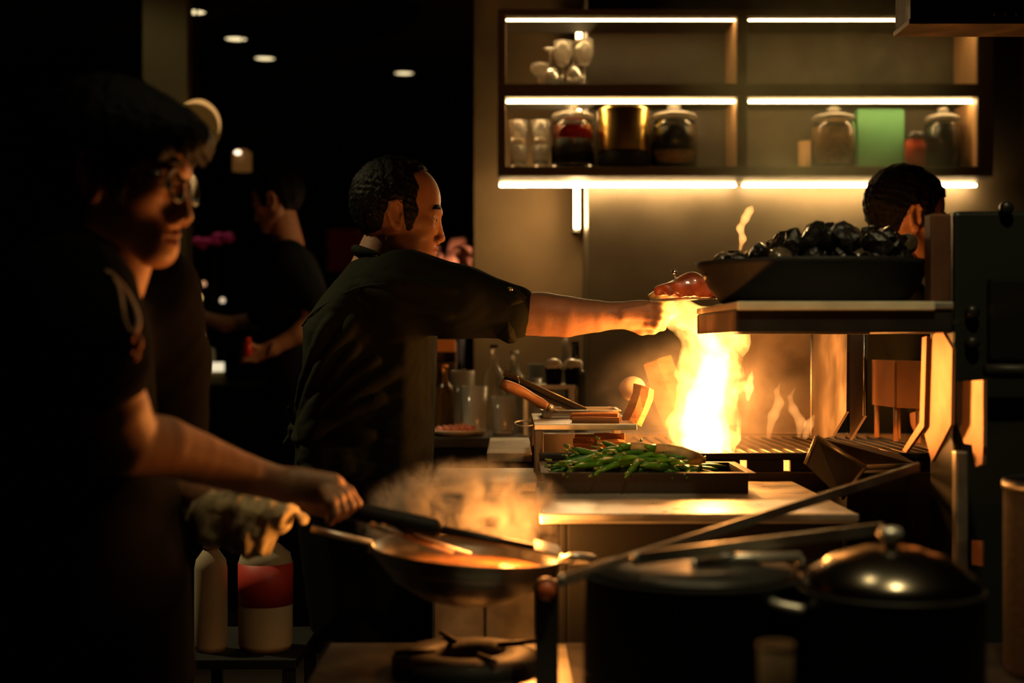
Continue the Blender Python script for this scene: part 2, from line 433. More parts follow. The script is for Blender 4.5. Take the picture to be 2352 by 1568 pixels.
# ------------------------------------------------------------------ the lit shelf
YF, YB = 4.72, 4.985
def fx(px): return (px-CX)/F*YF
def fz(py): return CAMZ-(py-CY)/F*YF
sh = thing('wall_shelf', 'black two-row wall shelf with glowing warm light strips', 'shelf', ((fx(1145)+fx(2280))/2, 4.85, fz(404)))
for y0, y1 in ((20, 36), (192, 222), (382, 404)):
    obj('shelf_board', bbox((fx(1143), YF, fz(y1)), (fx(2282), YB, fz(y0)), 0.003), M['frame'], sh, smooth=False)
for x0, x1 in ((1143, 1161), (1693, 1716), (2246, 2282)):
    for y0, y1 in ((36, 192), (222, 382)):
        obj('upright', bbox((fx(x0), YF+0.012, fz(y1)), (fx(x1), YB, fz(y0)), 0.003), M['frame_wood'], sh, smooth=False)
        obj('front_edge', bbox((fx(x0), YF, fz(y1)), (fx(x1), YF+0.012, fz(y0)), 0.002), M['frame'], sh, smooth=False)
zs = CAMZ+(CY-42)/F*4.78, CAMZ+(CY-231)/F*4.78, CAMZ+(CY-420)/F*4.78
def fx2(px): return (px-CX)/F*4.78
for (a, b, z) in ((1163, 1690, zs[0]), (1720, 2240, zs[0]), (1163, 1690, zs[1]), (1720, 2240, zs[1]), (1148, 1690, zs[2]), (1707, 2243, zs[2])):
    yl = 4.945 if z < 1.8 else 4.775
    k = yl/4.78; z = fz(404)-.006 if z < 1.8 else z-0.003
    obj('light_strip', bbox((fx2(a)*k, yl, z-0.004), (fx2(b)*k, yl+0.014, z+0.004), 0.003), M['led_under'] if yl > 4.8 else M['led'], sh)
# vertical tubes at the panel edge behind the shelf and the lit side strip
for a, b, px in ((48, 125, 1330), (236, 262, 1328), (412, 525, 1325)):
    p = P(px, a, 5.2); q = P(px, b, 5.2)
    tt = thing('tube_light', {48: 'upright tube light behind the goblets on the top shelf', 236: 'short upright tube light above the jar of red liquid',
        412: 'upright tube light glowing on the brown wall below the shelf'}[a], 'light', (p[0], 5.2, q[2]), 'upright tube lights')
    obj('tube', lathe([(0, 0), (0.009, 0.002), (0.009, p[2]-q[2]-0.002), (0, p[2]-q[2])], (p[0], 5.2, q[2]), 12), M['led_under'] if a == 412 else M['led'], tt)
    obj('backing_bar', bbox((p[0]-0.012, 5.21, q[2]-0.01), (p[0]+0.012, 5.345, p[2]+0.01), 0.002), M['frame'], tt, smooth=False)

zb = fz(382)+0.001; zm = fz(192)+0.001
def jar(cx, wpx, top, Y, lab, cont, fill, name='glass_jar', two=None, lid=True):
    r = S(wpx/2, Y); x = (cx-CX)/F*Y; h = (CAMZ+(CY-top)/F*Y)-zb
    t = thing(name, lab, 'jar', (x, Y, zb), 'storage jars on the lit shelf')
    k = 0.76
    obj('jar_body', lathe([(0, 0), (r*.93, 0), (r, .012), (r, h*.66), (r*.93, h*.72), (r*.8, h*k), (r*.75, h*k), (r*.88, h*.71), (r*.95, h*.655), (r*.95, .016), (0, .014)], (x, Y, zb)), M['glass'], t)
    if two:
        f2 = two[1]
        obj('contents', lathe([(0, .016), (r*.93, .018), (r*.935, h*f2), (0, h*f2)], (x, Y, zb)), cont, t)
        obj('liquid', lathe([(0, h*f2+.001), (r*.935, h*f2+.001), (r*.935, h*fill), (0, h*fill)], (x, Y, zb)), two[0], t)
    else:
        obj('contents', lathe([(0, .016), (r*.93, .018), (r*.935, h*fill), (r*.5, h*fill+.004), (0, h*fill)], (x, Y, zb)), cont, t)
    if lid:
        ld = obj('lid', lathe([(0, h*.765), (r*.7, h*.765), (r*.97, h*.785), (r*1.0, h*.82), (r*.93, h*.845), (r*.6, h*.885), (r*.3, h*.905), (0, h*.91)], (x, Y, zb)), M['frost'], t)
        obj('lid_knob', lathe([(0, h*.905), (r*.2, h*.912), (r*.32, h*.95), (r*.3, h*.98), (r*.15, h*1.0), (0, h*1.0)], (x, Y, zb)), M['frost'], ld)
    return t
redliq = mat('red_infusion', (0.55, 0.02, 0.01), 0.1, trans=0.7, ior=1.33)
darkc = mat('dark_preserve', (0.008, 0.007, 0.006), 0.4)
spice = mat('brown_spice', (0.30, 0.17, 0.075), 0.9, noise=0.35, nscale=60)
seeds = mat('tan_grain', (0.30, 0.19, 0.08), 0.9, noise=0.3, nscale=80)
jar(1315, 100, 240, 4.84, 'glass jar of red liquid with dark fruit, beside the stacked tumblers', darkc, .66, two=(redliq, .46))
t = jar(1548, 105, 240, 4.84, 'glass jar filled with black contents over tan grain, left of the shelf divider', darkc, .63, two=(darkc, .28))
for o in t.children:
    if o.name.startswith('contents'): o.data.materials[0] = seeds
jar(1914, 102, 245, 4.84, 'glass jar of brown spice left of the green box', spice, .66)
jar(2165, 82, 246, 4.84, 'dark wide-shouldered jar at the right end of the shelf', darkc, .70)
t = thing('red_jar', 'small red jar between the green box and the dark jar', 'jar', (*P(2102, 0, 4.82)[:2], zb), 'storage jars on the lit shelf')
x, Y = P(2102, 0, 4.82)[:2]; r = S(24, 4.82)
obj('jar_body', lathe([(0, 0), (r, .002), (r, .085), (r*.85, .1), (r*.85, .105), (0, .105)], (x, Y, zb)), mat('red_glaze', (0.45, 0.05, 0.015), 0.35), t)
obj('lid', lathe([(r*.95, .105), (r*.95, .125), (0, .127)], (x, Y, zb)), darkc, t)
t = thing('spice_cup', 'small tan cup half hidden behind the jar of brown spice', 'cup', (*P(1852, 0, 4.945)[:2], zb))
x, Y = P(1852, 0, 4.945)[:2]; r = S(19, 4.88)
obj('cup_body', lathe([(0, 0), (r*.9, .001), (r, .01), (r, .108), (r*.9, .108), (r*.88, .02), (0, .02)], (x, Y, zb)), mat('tan_clay', (0.62, 0.40, 0.20), 0.7), t)
obj('cup_rim', lathe([(r*1.04, .104), (r*1.04, .112), (r*.9, .112), (r*.9, .104), (r*1.04, .104)], (x, Y, zb)), MATS['tan_clay'], t)
t = thing('green_box', 'flat green carton standing between two jars on the shelf', 'box', (*P(2020, 0, 4.88)[:2], zb))
obj('carton', bbox((P(1966, 0, 4.88)[0], 4.86, zb), (P(2074, 0, 4.88)[0], 4.92, CAMZ+(CY-255)/F*4.88), 0.004), M['green'], t, smooth=False)
obj('flap', bbox((P(1968, 0, 4.88)[0], 4.862, CAMZ+(CY-255)/F*4.88), (P(2072, 0, 4.88)[0], 4.918, CAMZ+(CY-252)/F*4.88), 0.001), M['green'], t, smooth=False)
brass = mat('brass', (0.62, 0.42, 0.12), 0.28, 1.0)
t = thing('brass_canister', 'shiny brass canister with dark foot between two lidded jars', 'canister', (*P(1432, 0, 4.82)[:2], zb))
x, Y = P(1432, 0, 4.82)[:2]; r = S(60, 4.82)
obj('canister_body', lathe([(r, .06), (r, .2), (r*.96, .204), (r*.95, .2), (r*.95, .065), (0, .06)], (x, Y, zb), 40), brass, t)
obj('foot', lathe([(0, 0), (r*.98, 0), (r*.99, .006), (r*.99, .059), (0, .059)], (x, Y, zb), 40), M['dark'], t)

def goblet(px, Y, base, h, rb, rt, lab, group, upside=False, name='stemmed_glass'):
    x = (px-CX)/F*Y
    t = thing(name, lab, 'glass', (x, Y, base), group)
    f = (lambda z: h-z) if upside else (lambda z: z)
    foot = [(0, 0), (rb, .001), (rb, .004), (.006, .010), (.0045, h*.45)]
    bowl = [(.0045, h*.45), (rt*.6, h*.52), (rt, h*.72), (rt*.92, h), (rt*.87, h), (rt*.94, h*.72), (rt*.55, h*.545), (0, h*.51)]
    obj('foot_and_stem', lathe([(a, f(b)) for a, b in foot], (x, Y, base), 20), M['frost'], t)
    obj('bowl', lathe([(a, f(b)) for a, b in bowl], (x, Y, base), 20), M['frost'], t)
    return t
for i, (px, Y, h, lab) in enumerate([(1240, 4.82, .085, 'short stemmed glass at the left of the top shelf group'), (1264, 4.82, .135, 'stemmed glass standing second from left on the top shelf'),
        (1292, 4.82, .16, 'tall stemmed glass in the middle of the top shelf group'), (1318, 4.84, .16, 'stemmed glass just in front of the upright tube light'), (1341, 4.84, .17, 'tallest stemmed glass at the right of the top shelf group')]):
    goblet(px, Y, zm, h, .028, .034, lab, 'stemmed glasses on the top shelf', upside=(i % 2 == 1))
def tumbler(px, Y, base, h, r, lab, group, z0=0):
    x = (px-CX)/F*Y
    t = thing('tumbler', lab, 'glass', (x, Y, base+z0), group)
    obj('wall', lathe([(r*.8, .02), (r, h), (r*.94, h), (r*.72, .022), (0, .02)], (x, Y, base+z0), 20), M['frost'], t)
    obj('thick_base', lathe([(0, 0), (r*.74, 0), (r*.8, .019), (0, .019)], (x, Y, base+z0), 20), M['frost'], t)
for px, Y, z0, lab in ((1190, 4.82, 0, 'tumbler at the left end of the lower shelf, bottom of its stack'), (1190, 4.82, .085, 'tumbler at the left end of the lower shelf, top of its stack'),
                       (1242, 4.82, 0, 'tumbler touching the jar of red liquid, bottom of its stack'), (1242, 4.82, .085, 'tumbler touching the jar of red liquid, top of its stack')):
    tumbler(px, Y, zb, .08, .033, lab, 'tumblers stacked on the lower shelf', z0)

# ------------------------------------------------------------------ extraction hood, top right
c = P(2092, 56, 2.9)
hd = thing('extraction_hood', 'dark steel extraction hood hanging at the top right', 'hood', (c[0]+.6, 3.0, c[2]))
hx1 = c[0]+1.2
obj('hood_body', bbox((c[0], 2.9, c[2]+.012), (hx1, 3.02, 2.62), .004), M['black_steel'], hd, smooth=False)
obj('bottom_lip', bbox((c[0]-.004, 2.896, c[2]), (hx1, 3.02, c[2]+.011), .002), M['sooty'], hd, smooth=False)
obj('filter_panel', plate([(c[0]+.02, 3.02, c[2]+.01), (hx1, 3.02, c[2]+.01), (hx1, 3.3, c[2]+.3), (c[0]+.02, 3.3, c[2]+.3)], (0, .012, .012)), M['sooty'], hd, smooth=False)
for i in range(14):
    obj('rivet', ball((c[0]+.17+.022*i, 2.897, c[2]+.02), .004, 1), M['steel_dim'], hd)
for k in (.2, .9):
    obj('hanger_rod', tube([(c[0]+k, 2.96, 2.62), (c[0]+k, 2.96, 2.8)], .008), M['steel_dim'], hd)
# ================================================================== THE GRILL STATION AND THE COUNTERS
def pbox(x0, x1, Y0, Y1, z0, z1, bev=0.004): return bbox((x0, Y0, z0), (x1, Y1, z1), bev)
def X(px, Y): return (px-CX)/F*Y
def Z(py, Y): return CAMZ-(py-CY)/F*Y

# steel worktop in front of the grill, greens on it
wt = thing('steel_worktop', 'pale steel worktop carrying the tray of greens', 'worktop', (.3, 2.55, 0))
obj('top', pbox(.045, .56, 2.30, 2.84, .905, .922), M['steel'], wt, smooth=False)
obj('top_edge', pbox(.045, .56, 2.292, 2.30, .910, .922, .002), M['steel_dim'], wt, smooth=False)
obj('side_panel', pbox(.078, .09, 2.33, 2.82, .1, .905), M['dark'], wt, smooth=False)
obj('side_panel', pbox(.54, .552, 2.33, 2.82, .1, .905), M['black_steel'], wt, smooth=False)
obj('front_panel', pbox(.09, .54, 2.33, 2.342, .1, .905), M['dark'], wt, smooth=False)
for a in (.09, .53):
    for b in (2.36, 2.79): obj('leg', pbox(a, a+.02, b, b+.02, 0, .1), M['steel_dim'], wt, smooth=False)

ty0, ty1, tx0, tx1 = 2.60, 2.82, X(1256, 2.62), X(1715, 2.62)
tr = thing('gastronorm_tray', 'dark oblong tray heaped with green beans on the worktop', 'tray', ((tx0+tx1)/2, 2.71, .922))
def tray(parent, x0, x1, y0, y1, z0, z1, w, m, fl=0.012):
    obj('tray_bottom', pbox(x0, x1, y0, y1, z0, z0+w, .001), m, parent, smooth=False)
    obj('tray_side', pbox(x0, x1, y0, y0+w, z0+w, z1, .001), m, parent, smooth=False)
    obj('tray_side', pbox(x0, x1, y1-w, y1, z0+w, z1, .001), m, parent, smooth=False)
    obj('tray_side', pbox(x0, x0+w, y0+w, y1-w, z0+w, z1, .001), m, parent, smooth=False)
    obj('tray_side', pbox(x1-w, x1, y0+w, y1-w, z0+w, z1, .001), m, parent, smooth=False)
    V = []; 
    g = [pbox(x0-fl, x1+fl, y0-fl, y0+w, z1, z1+.003, .001), pbox(x0-fl, x1+fl, y1-w, y1+fl, z1, z1+.003, .001),
         pbox(x0-fl, x0+w, y0+w, y1-w, z1, z1+.003, .001), pbox(x1-w, x1+fl, y0+w, y1-w, z1, z1+.003, .001)]
    obj('rolled_rim', join(*g), m, parent, smooth=False)
tray(tr, tx0, tx1, ty0, ty1, .922, .958, .004, M['iron'])
r2 = random.Random(11)
def bean(L, seed):
    q = random.Random(seed); pts = []
    bend = q.uniform(-.5, .5); b2 = q.uniform(-.15, .35)
    for i in range(9):
        t = i/8-.5; pts.append(np.array([L*t, bend*L*(t*t-.1), -b2*L*(t*t)]))
    rr = [.0016, .0045, .0058, .006, .0062, .006, .0056, .0042, .001]
    return spline(pts, 1), rr
def prot_mesh(name, geo, m):
    me = bpy.data.meshes.new(name); me.from_pydata(np.asarray(geo[0]).tolist(), [], [list(f) for f in geo[1]]); me.materials.append(m)
    me.polygons.foreach_set('use_smooth', np.ones(len(me.polygons), dtype=bool)); return me
beanm = []
for s_ in range(6):
    p, rr = bean(.13, s_); beanm.append(prot_mesh('green_bean', tube(p, rr, 8), M['leafg']))
stem_m = prot_mesh('bean_stem', tube([(-.066, 0, 0), (-.078, 0, .002)], [.003, .0018], 6), mat('stem_green', (.10, .16, .03), .6))
for i in range(64):
    u, v = r2.random(), r2.random()
    x = tx0+.05+(tx1-tx0-.12)*u; y = ty0+.03+(ty1-ty0-.07)*v
    hill = .018+.045*math.sin(math.pi*min(1, .12+u*.95))*math.sin(math.pi*(.15+.7*v))*r2.uniform(.5, 1.0)
    o = bpy.data.objects.new('green_bean', beanm[i % 6]); COL.objects.link(o)
    o.location = (x, y, .936+hill); o.rotation_euler = (r2.uniform(-.5, .5), r2.uniform(-.25, .25), r2.gauss(0.2, .8))
    tag(o, 'long green bean in the heap on the dark tray', 'bean', 'green beans heaped on the dark tray')
    st = bpy.data.objects.new('stem', stem_m); COL.objects.link(st); st.parent = o
corn_m = mat('charred_corn', (.45, .30, .12), .6, noise=.4, nscale=30)
for i, (px, py, Y, rz, lab) in enumerate([(1500, 1040, 2.71, .35, 'tan sweetcorn cob lying on the beans, left of its pair'), (1562, 1044, 2.69, .2, 'tan sweetcorn cob lying on the beans, right of its pair')]):
    t = thing('corn_cob', lab, 'corn', P(px, py, Y), 'corn cobs on the beans')
    c = P(px, py, Y); d = np.array([math.cos(rz), math.sin(rz), -.25]); L = .05
    obj('cob', tube([c-d*L, c-d*L*.6, c, c+d*L*.7, c+d*L], [.009, .015, .017, .013, .004], 12), corn_m, t)
    obj('husk_end', tube([c-d*L, c-d*(L+.02)], [.009, .003], 8), M['leafg'], t)

# the charcoal grill
gr = thing('charcoal_grill', 'sooty steel charcoal grill from which the tall flame rises', 'grill', (.5, 3.15, 0))
gx0, gx1, gy0, gy1 = .055, .98, 2.87, 3.5
zt, zs0 = Z(1040, 2.87), Z(1057, 2.87)
obj('front_panel', pbox(gx0, gx1, gy0, gy0+.015, .12, zs0-.022), M['sooty'], gr, smooth=False)
obj('front_rim', pbox(gx0, gx1, gy0, gy0+.02, zs0, zt), M['black_steel'], gr, smooth=False)
xs = [X(p, 2.87) for p in (1225, 1606, 1612, 1700, 1716, 1800, 1816, 1900, 1915)]
for i in range(0, len(xs)-1, 2):
    obj('slot_bar', pbox(max(gx0, xs[i]), xs[i+1], gy0, gy0+.015, zs0-.022, zs0, .001), M['black_steel'], gr, smooth=False)
obj('slot_bar', pbox(xs[-1], gx1, gy0, gy0+.015, zs0-.022, zs0, .001), M['black_steel'], gr, smooth=False)
obj('side_panel', pbox(gx0, gx0+.015, gy0+.02, gy1, .12, zt-.02), M['sooty'], gr, smooth=False)
obj('side_panel', pbox(gx1-.015, gx1, gy0+.02, gy1, .12, zt), M['sooty'], gr, smooth=False)
obj('rear_panel', pbox(gx0, gx1, gy1-.015, gy1, .12, zt), M['sooty'], gr, smooth=False)
obj('ember_bed', pbox(.26, gx1-.03, gy0+.03, gy1-.03, zs0-.05, zs0-.022, .005), M['ember'], gr, smooth=False)
obj('fire_brick_bed', pbox(gx0+.016, gx1-.016, gy0+.021, gy1-.016, zs0-.09, zs0-.052, .002), M['sooty'], gr, smooth=False)
for i in range(24):
    x = .30+.026*i
    obj('grate_bar', tube([(x, gy0+.02, zs0+.004), (x, gy1-.015, zs0+.004)], .0035, 8), M['iron'], gr)
for a in (gx0+.02, gx1-.05):
    for b in (gy0+.02, gy1-.05): obj('leg', pbox(a, a+.03, b, b+.03, 0, .12), M['black_steel'], gr, smooth=False)
# splash panels behind the fire
bp = thing('grill_splashback', 'tall sooty steel splash panels glowing orange behind the flame', 'splashback', (.7, 3.47, zt))
obj('back_sheet', pbox(X(1690, 3.47), X(1866, 3.47), 3.46, 3.475, zt, Z(740, 3.47)), M['sooty'], bp, smooth=False)
def qplate(name, pts, Y, m, par, t=.012, lean=0.0):
    a = [P(px, py, Y)+np.array([0, lean*i, 0]) for i, (px, py) in enumerate(pts)]
    return obj(name, plate(a, (0, t, 0)), m, par, smooth=False)
def side_plate(name, pts, Xc, m, par, t=.006):
    """plate standing in the depth direction at x = Xc; its outline is given by where its corners show in the photo"""
    a = []
    for px, py in pts:
        Y = Xc*F/(px-CX); a.append(np.array([Xc, Y, Z(py, Y)]))
    return obj(name, plate(a, (t, 0, 0)), m, par, smooth=False)
side_plate('side_sheet', [(1866, 745), (1946, 735), (1944, 945), (1912, 1000), (1866, 1012)], .68, M['sooty'], bp)
side_plate('side_sheet', [(1952, 745), (1987, 740), (1985, 955), (1952, 1010)], .72, M['sooty'], bp)
obj('fold_edge', tube([(.678, .68*F/690, Z(750, .68*F/690)), (.678, .68*F/690, Z(1000, .68*F/690))], .003, 8), M['steel_dim'], bp)
obj('fold_edge', tube([(.718, .72*F/811, Z(745, .72*F/811)), (.718, .72*F/811, Z(955, .72*F/811))], .003, 8), M['steel_dim'], bp)

# wood rack at the left end of the grill
rk = thing('wood_rack', 'low steel rack over the left end of the grill holding kindling', 'rack', (X(1340, 3.0), 3.1, .9))
zr = Z(974, 2.95)
x0, x1 = X(1226, 2.95), X(1462, 2.95)
obj('rack_shelf', pbox(x0, x1, 2.95, 3.40, zr-.010, zr, .002), M['sooty'], rk, smooth=False)
obj('front_rail', pbox(x0, x1, 2.938, 2.95, zr-.012, zr+.001, .002), M['steel'], rk, smooth=False)
for a, b in ((x0, 2.94), (x0, 3.37), (x1-.02, 3.37)):
    obj('leg', pbox(a, a+.02, b, b+.02, zs0-.05, zr-.012), M['sooty'], rk, smooth=False)
def log(c, d, L, r, lab, grp, seed=0, name='firewood_stick', bark=None):
    d = np.asarray(d, float); d /= np.linalg.norm(d); c = np.asarray(c, float)
    q = np.random.RandomState(seed); n = 7
    up = np.array([0, 0, 1.0]) if abs(d[2]) < .9 else np.array([1.0, 0, 0]); a = np.cross(d, up); a /= np.linalg.norm(a); b = np.cross(a, d)
    ang = np.sort(q.uniform(0, 6.28, n)*.25+np.arange(n)/n*6.28*.75+.2); rad = r*q.uniform(.7, 1.05, n); V = []
    for s_ in (-.5, -.48, -.1, .25, .48, .5):
        k = .9 if abs(s_) == .5 else 1.0; wob = q.normal(size=2)*r*.06
        for i in range(n): V.append(c+d*L*s_+(a*math.cos(ang[i])+b*math.sin(ang[i]))*rad[i]*k*q.uniform(.94, 1.06)+a*wob[0]+b*wob[1])
    Fc = [[j*n+i, j*n+(i+1) % n, (j+1)*n+(i+1) % n, (j+1)*n+i] for j in range(5) for i in range(n)]+[list(range(n))[::-1], list(range(5*n, 6*n))]
    o = obj(name, (np.array(V), Fc), M['wood'], smooth=False)
    return tag(o, lab, 'firewood', grp)
for i, (px, py, Y) in enumerate([(1368, 966, 2.99), (1364, 955, 3.02), (1374, 964, 3.05), (1370, 953, 3.07)]):
    log(P(px, py, Y), (1, .1*(i-1), 0), .10, .008, ['front stick of kindling lying on the steel wood rack', 'stick of kindling leaning on the front stick on the rack', 'rear lower stick of kindling on the steel wood rack', 'topmost rear stick of kindling on the steel wood rack'][i], 'kindling on top of the rack', i)
for i, (px, py, L, r) in enumerate([(1345, 1024, .05, .010), (1345, 1005, .045, .009), (1402, 1022, .062, .014), (1400, 1003, .065, .012), (1338, 1014, .04, .008)]):
    log(P(px, py, 3.0+.02*(i % 2)), (1, .15*(i % 3-1), 0), L, r, ['lower left split log under the steel wood rack', 'upper left split log under the steel wood rack', 'thick lower right split log under the steel wood rack', 'upper right split log under the steel wood rack', 'thinnest split log at the left under the wood rack'][i], 'logs under the rack', 20+i)
log(P(1466, 930, 3.12), (.35, .1, 1), .085, .028, 'broad wedge of split wood standing on the rack by the flame', None, 44, 'firewood_wedge')
log(P(1534, 900, 3.32), (-.30, .1, 1), .16, .042, 'large split log leaning upright behind the flame', None, 51, 'firewood_log')
log(P(1580, 925, 3.40), (.1, .1, 1), .15, .036, 'split log standing in the smoke left of the splash panels', None, 52, 'firewood_log')
st = tag(obj('garlic_bulb', ball(P(1452, 893, 3.18), .03, 3, (1, 1, .95), .08, 4), mat('garlic_skin', (.62, .5, .38), .6, noise=.15, nscale=25)), 'pale round bulb standing behind the wood wedge', 'garlic')

# steel container with tongs and a wooden-handled scraper
cx0, cx1 = X(1247, 3.2), X(1420, 3.2)
gp = thing('steel_container', 'small steel container with tongs and scraper leaning in it', 'container', ((cx0+cx1)/2, 3.27, zr))
tray(gp, cx0, cx1, 3.2, 3.34, zr, Z(944, 3.2), .0025, M['steel'], .006)
tg = thing('kitchen_tongs', 'long black steel tongs leaning out of the small container', 'tongs', P(1345, 946, 3.24))
for k, o_ in enumerate((-6, 6)):
    a = P(1157, 862+o_, 3.22+.006*k); b = P(1345, 948+o_*.9, 3.25+.006*k); d = (b-a)/np.linalg.norm(b-a); n = np.array([-d[2], 0, d[0]])
    w = .006
    obj('tong_arm', plate([a-n*w, b-n*w, b+n*w, a+n*w], (0, .004, 0)), M['black_steel'], tg, smooth=False)
    obj('arm_edge', tube([a+n*w, b+n*w], .0012, 6), M['steel'], tg)
p = P(1188, 877, 3.21); obj('locking_ring', tube(spline([p+np.array([0, -.004, .014]), p+np.array([.004, .012, 0]), p+np.array([.002, -.004, -.012])], 5), .002, 8), M['steel_dim'], tg)
sp = thing('scraper', 'wooden handled steel scraper leaning in the small container', 'scraper', P(1290, 945, 3.18))
hp = [P(1150, 881, 3.16), P(1172, 889, 3.16), P(1205, 903, 3.17), P(1235, 922, 3.18), P(1258, 934, 3.18)]
obj('handle', tube(spline(hp, 4), [S(r, 3.17) for r in np.interp(np.linspace(0, 1, 17), [0, .1, .35, .6, .8, 1], [8, 13, 14, 11, 13, 9])], 14), M['handle_wood'], sp)
obj('ferrule', tube([P(1258, 934, 3.18), P(1268, 938, 3.19)], [S(10, 3.18), S(8, 3.18)], 12), M['steel'], sp)
obj('blade', tube([P(1268, 938, 3.19), P(1305, 954, 3.22)], [S(4, 3.2), S(4, 3.2)], 8), M['steel'], sp)
pr = P(1204, 972, 3.12)
rg = thing('skillet_ring', 'thin steel ring handle sticking out left of the wood rack', 'handle', pr)
ring = [pr+np.array([S(22, 3.12)*math.cos(t), .02*math.sin(t), S(5, 3.12)*math.sin(t)]) for t in np.linspace(0, 2*math.pi, 25)]
obj('ring', tube(ring, .002, 8, False), M['steel'], rg)
obj('shank', tube([pr+np.array([S(20, 3.12), 0, 0]), pr+np.array([S(40, 3.12), .01, 0])], .0025, 8), M['steel'], rg)

# prep block with a board left of the rack
pb = thing('prep_block', 'grey topped prep block between the centre cook and the grill', 'counter', (0, 3.35, 0))
obj('board_top', pbox(X(1117, 3.12), X(1222, 3.12), 3.12, 3.62, Z(1040, 3.12)-.02, Z(1040, 3.12), .003), M['board'], pb, smooth=False)
obj('block_body', pbox(X(1117, 3.12)+.006, X(1222, 3.12)-.004, 3.13, 3.61, .06, Z(1040, 3.12)-.021), M['black_steel'], pb, smooth=False)
obj('plinth', pbox(X(1117, 3.12)+.012, X(1222, 3.12)-.01, 3.16, 3.58, 0, .06), M['dark'], pb, smooth=False)

# steel cabinet behind the wok
sc = thing('steel_cabinet', 'plain steel cabinet behind the smoking wok', 'cabinet', (X(1110, 2.74), 2.88, 0))
ct = Z(1106, 2.74)
cabx0, cabx1 = X(990, 2.74), .05
obj('cabinet_top', pbox(cabx0, cabx1, 2.735, 3.04, ct-.02, ct, .003), M['steel_dim'], sc, smooth=False)
obj('cabinet_door', pbox(cabx0+.004, (cabx0+cabx1)/2-.001, 2.74, 2.755, .1, ct-.022), M['steel_dim'], sc, smooth=False)
obj('cabinet_door', pbox((cabx0+cabx1)/2+.001, cabx1-.004, 2.74, 2.755, .1, ct-.022), M['steel_dim'], sc, smooth=False)
obj('carcass', pbox(cabx0+.002, cabx1-.002, 2.756, 3.03, .1, ct-.021), M['steel_dim'], sc, smooth=False)
obj('plinth', pbox(cabx0+.02, cabx1-.02, 2.78, 3.02, 0, .1), M['dark'], sc, smooth=False)

# ------------------------------------------------------------------ raised pass shelf with the pan of charcoal
ps = thing('pass_shelf', 'black raised steel shelf with a bright front edge above the grill', 'shelf', (.6, 2.55, 0))
sx0, sx1 = X(1692, 2.3), X(2192, 2.3)
z1, z0 = Z(692, 2.3), Z(764, 2.3)
obj('shelf_top', pbox(sx0, sx1, 2.3, 2.80, z1-.012, z1, .003), M['steel'], ps, smooth=False)
obj('edge_highlight', pbox(sx0, X(2146, 2.3), 2.294, 2.2999, z1-.014, z1, .002), mat('cream_highlight', (.62, .58, .42), .45, noise=.2, nscale=14), ps, smooth=False)  # pale strip paints the bright highlight along the shelf edge
obj('front_beam', pbox(sx0, sx1, 2.305, 2.33, z0, z1-.012), M['black_steel'], ps, smooth=False)
obj('rear_beam', pbox(sx0, sx1, 2.77, 2.795, z0, z1-.012), M['black_steel'], ps, smooth=False)
obj('end_beam', pbox(sx0, sx0+.02, 2.33, 2.77, z0, z1-.012), M['sooty'], ps, smooth=False)
obj('end_beam', pbox(sx1-.02, sx1, 2.33, 2.77, z0, z1-.012), M['sooty'], ps, smooth=False)
obj('bracket_arm', pbox(sx1, .766, 2.48, 2.52, z0, z1-.02), M['black_steel'], ps, smooth=False)
obj('bracket_arm', pbox(sx1, .766, 2.56, 2.60, z0, z1-.02), M['black_steel'], ps, smooth=False)
obj('upper_post', pbox(X(2138, 2.36), X(2186, 2.36), 2.36, 2.40, z1, Z(490, 2.36)), mat('rusty_steel', (.12, .05, .025), .6, .5, noise=.4, nscale=12), ps, smooth=False)
for (px, py) in ((2230, 716), (2230, 787)): pass
# gusset plates under the shelf, lit by the fire
gp1 = thing('hanging_plate', 'wide pointed steel plate hanging below the pass shelf, glowing orange', 'plate', (.70, 2.5, Z(1050, 2.5)))
side_plate('blade', [(2128, 790), (2150, 762), (2166, 764), (2187, 800), (2184, 975), (2140, 1060), (2120, 985)], .735, M['fire_toned'], gp1)
side_plate('stiffener', [(2118, 775), (2128, 772), (2122, 980), (2080, 1040), (2072, 1034), (2112, 970)], .728, M['fire_toned'], gp1)
gp2 = thing('bracket_plate', 'short blunt steel plate at the right of the hanging plate, lit orange', 'plate', (.77, 2.42, Z(1060, 2.42)))
side_plate('plate', [(2197, 876), (2258, 872), (2258, 1026), (2214, 1018), (2197, 968)], .755, M['fire_toned'], gp2)
side_plate('tongue', [(2232, 1020), (2258, 1024), (2256, 1066), (2240, 1072)], .757, M['fire_toned'], gp2)
lg = thing('corner_post', 'slim steel corner post running down at the right of the grill', 'post', (X(2222, 2.36), 2.37, 0))
obj('post', pbox(X(2196, 2.36), X(2226, 2.36), 2.36, 2.385, 0.02, Z(1036, 2.36)), M['steel_dim'], lg, smooth=False)
obj('foot_pad', lathe([(0, 0), (.03, 0), (.03, .01), (.012, .02), (0, .02)], (X(2211, 2.36), 2.373, 0), 16), M['dark'], lg)
side_plate('heat_shield', [(2232, 1240), (2256, 1242), (2256, 1300), (2232, 1296)], .752, MATS['rusty_steel'], lg, .003)
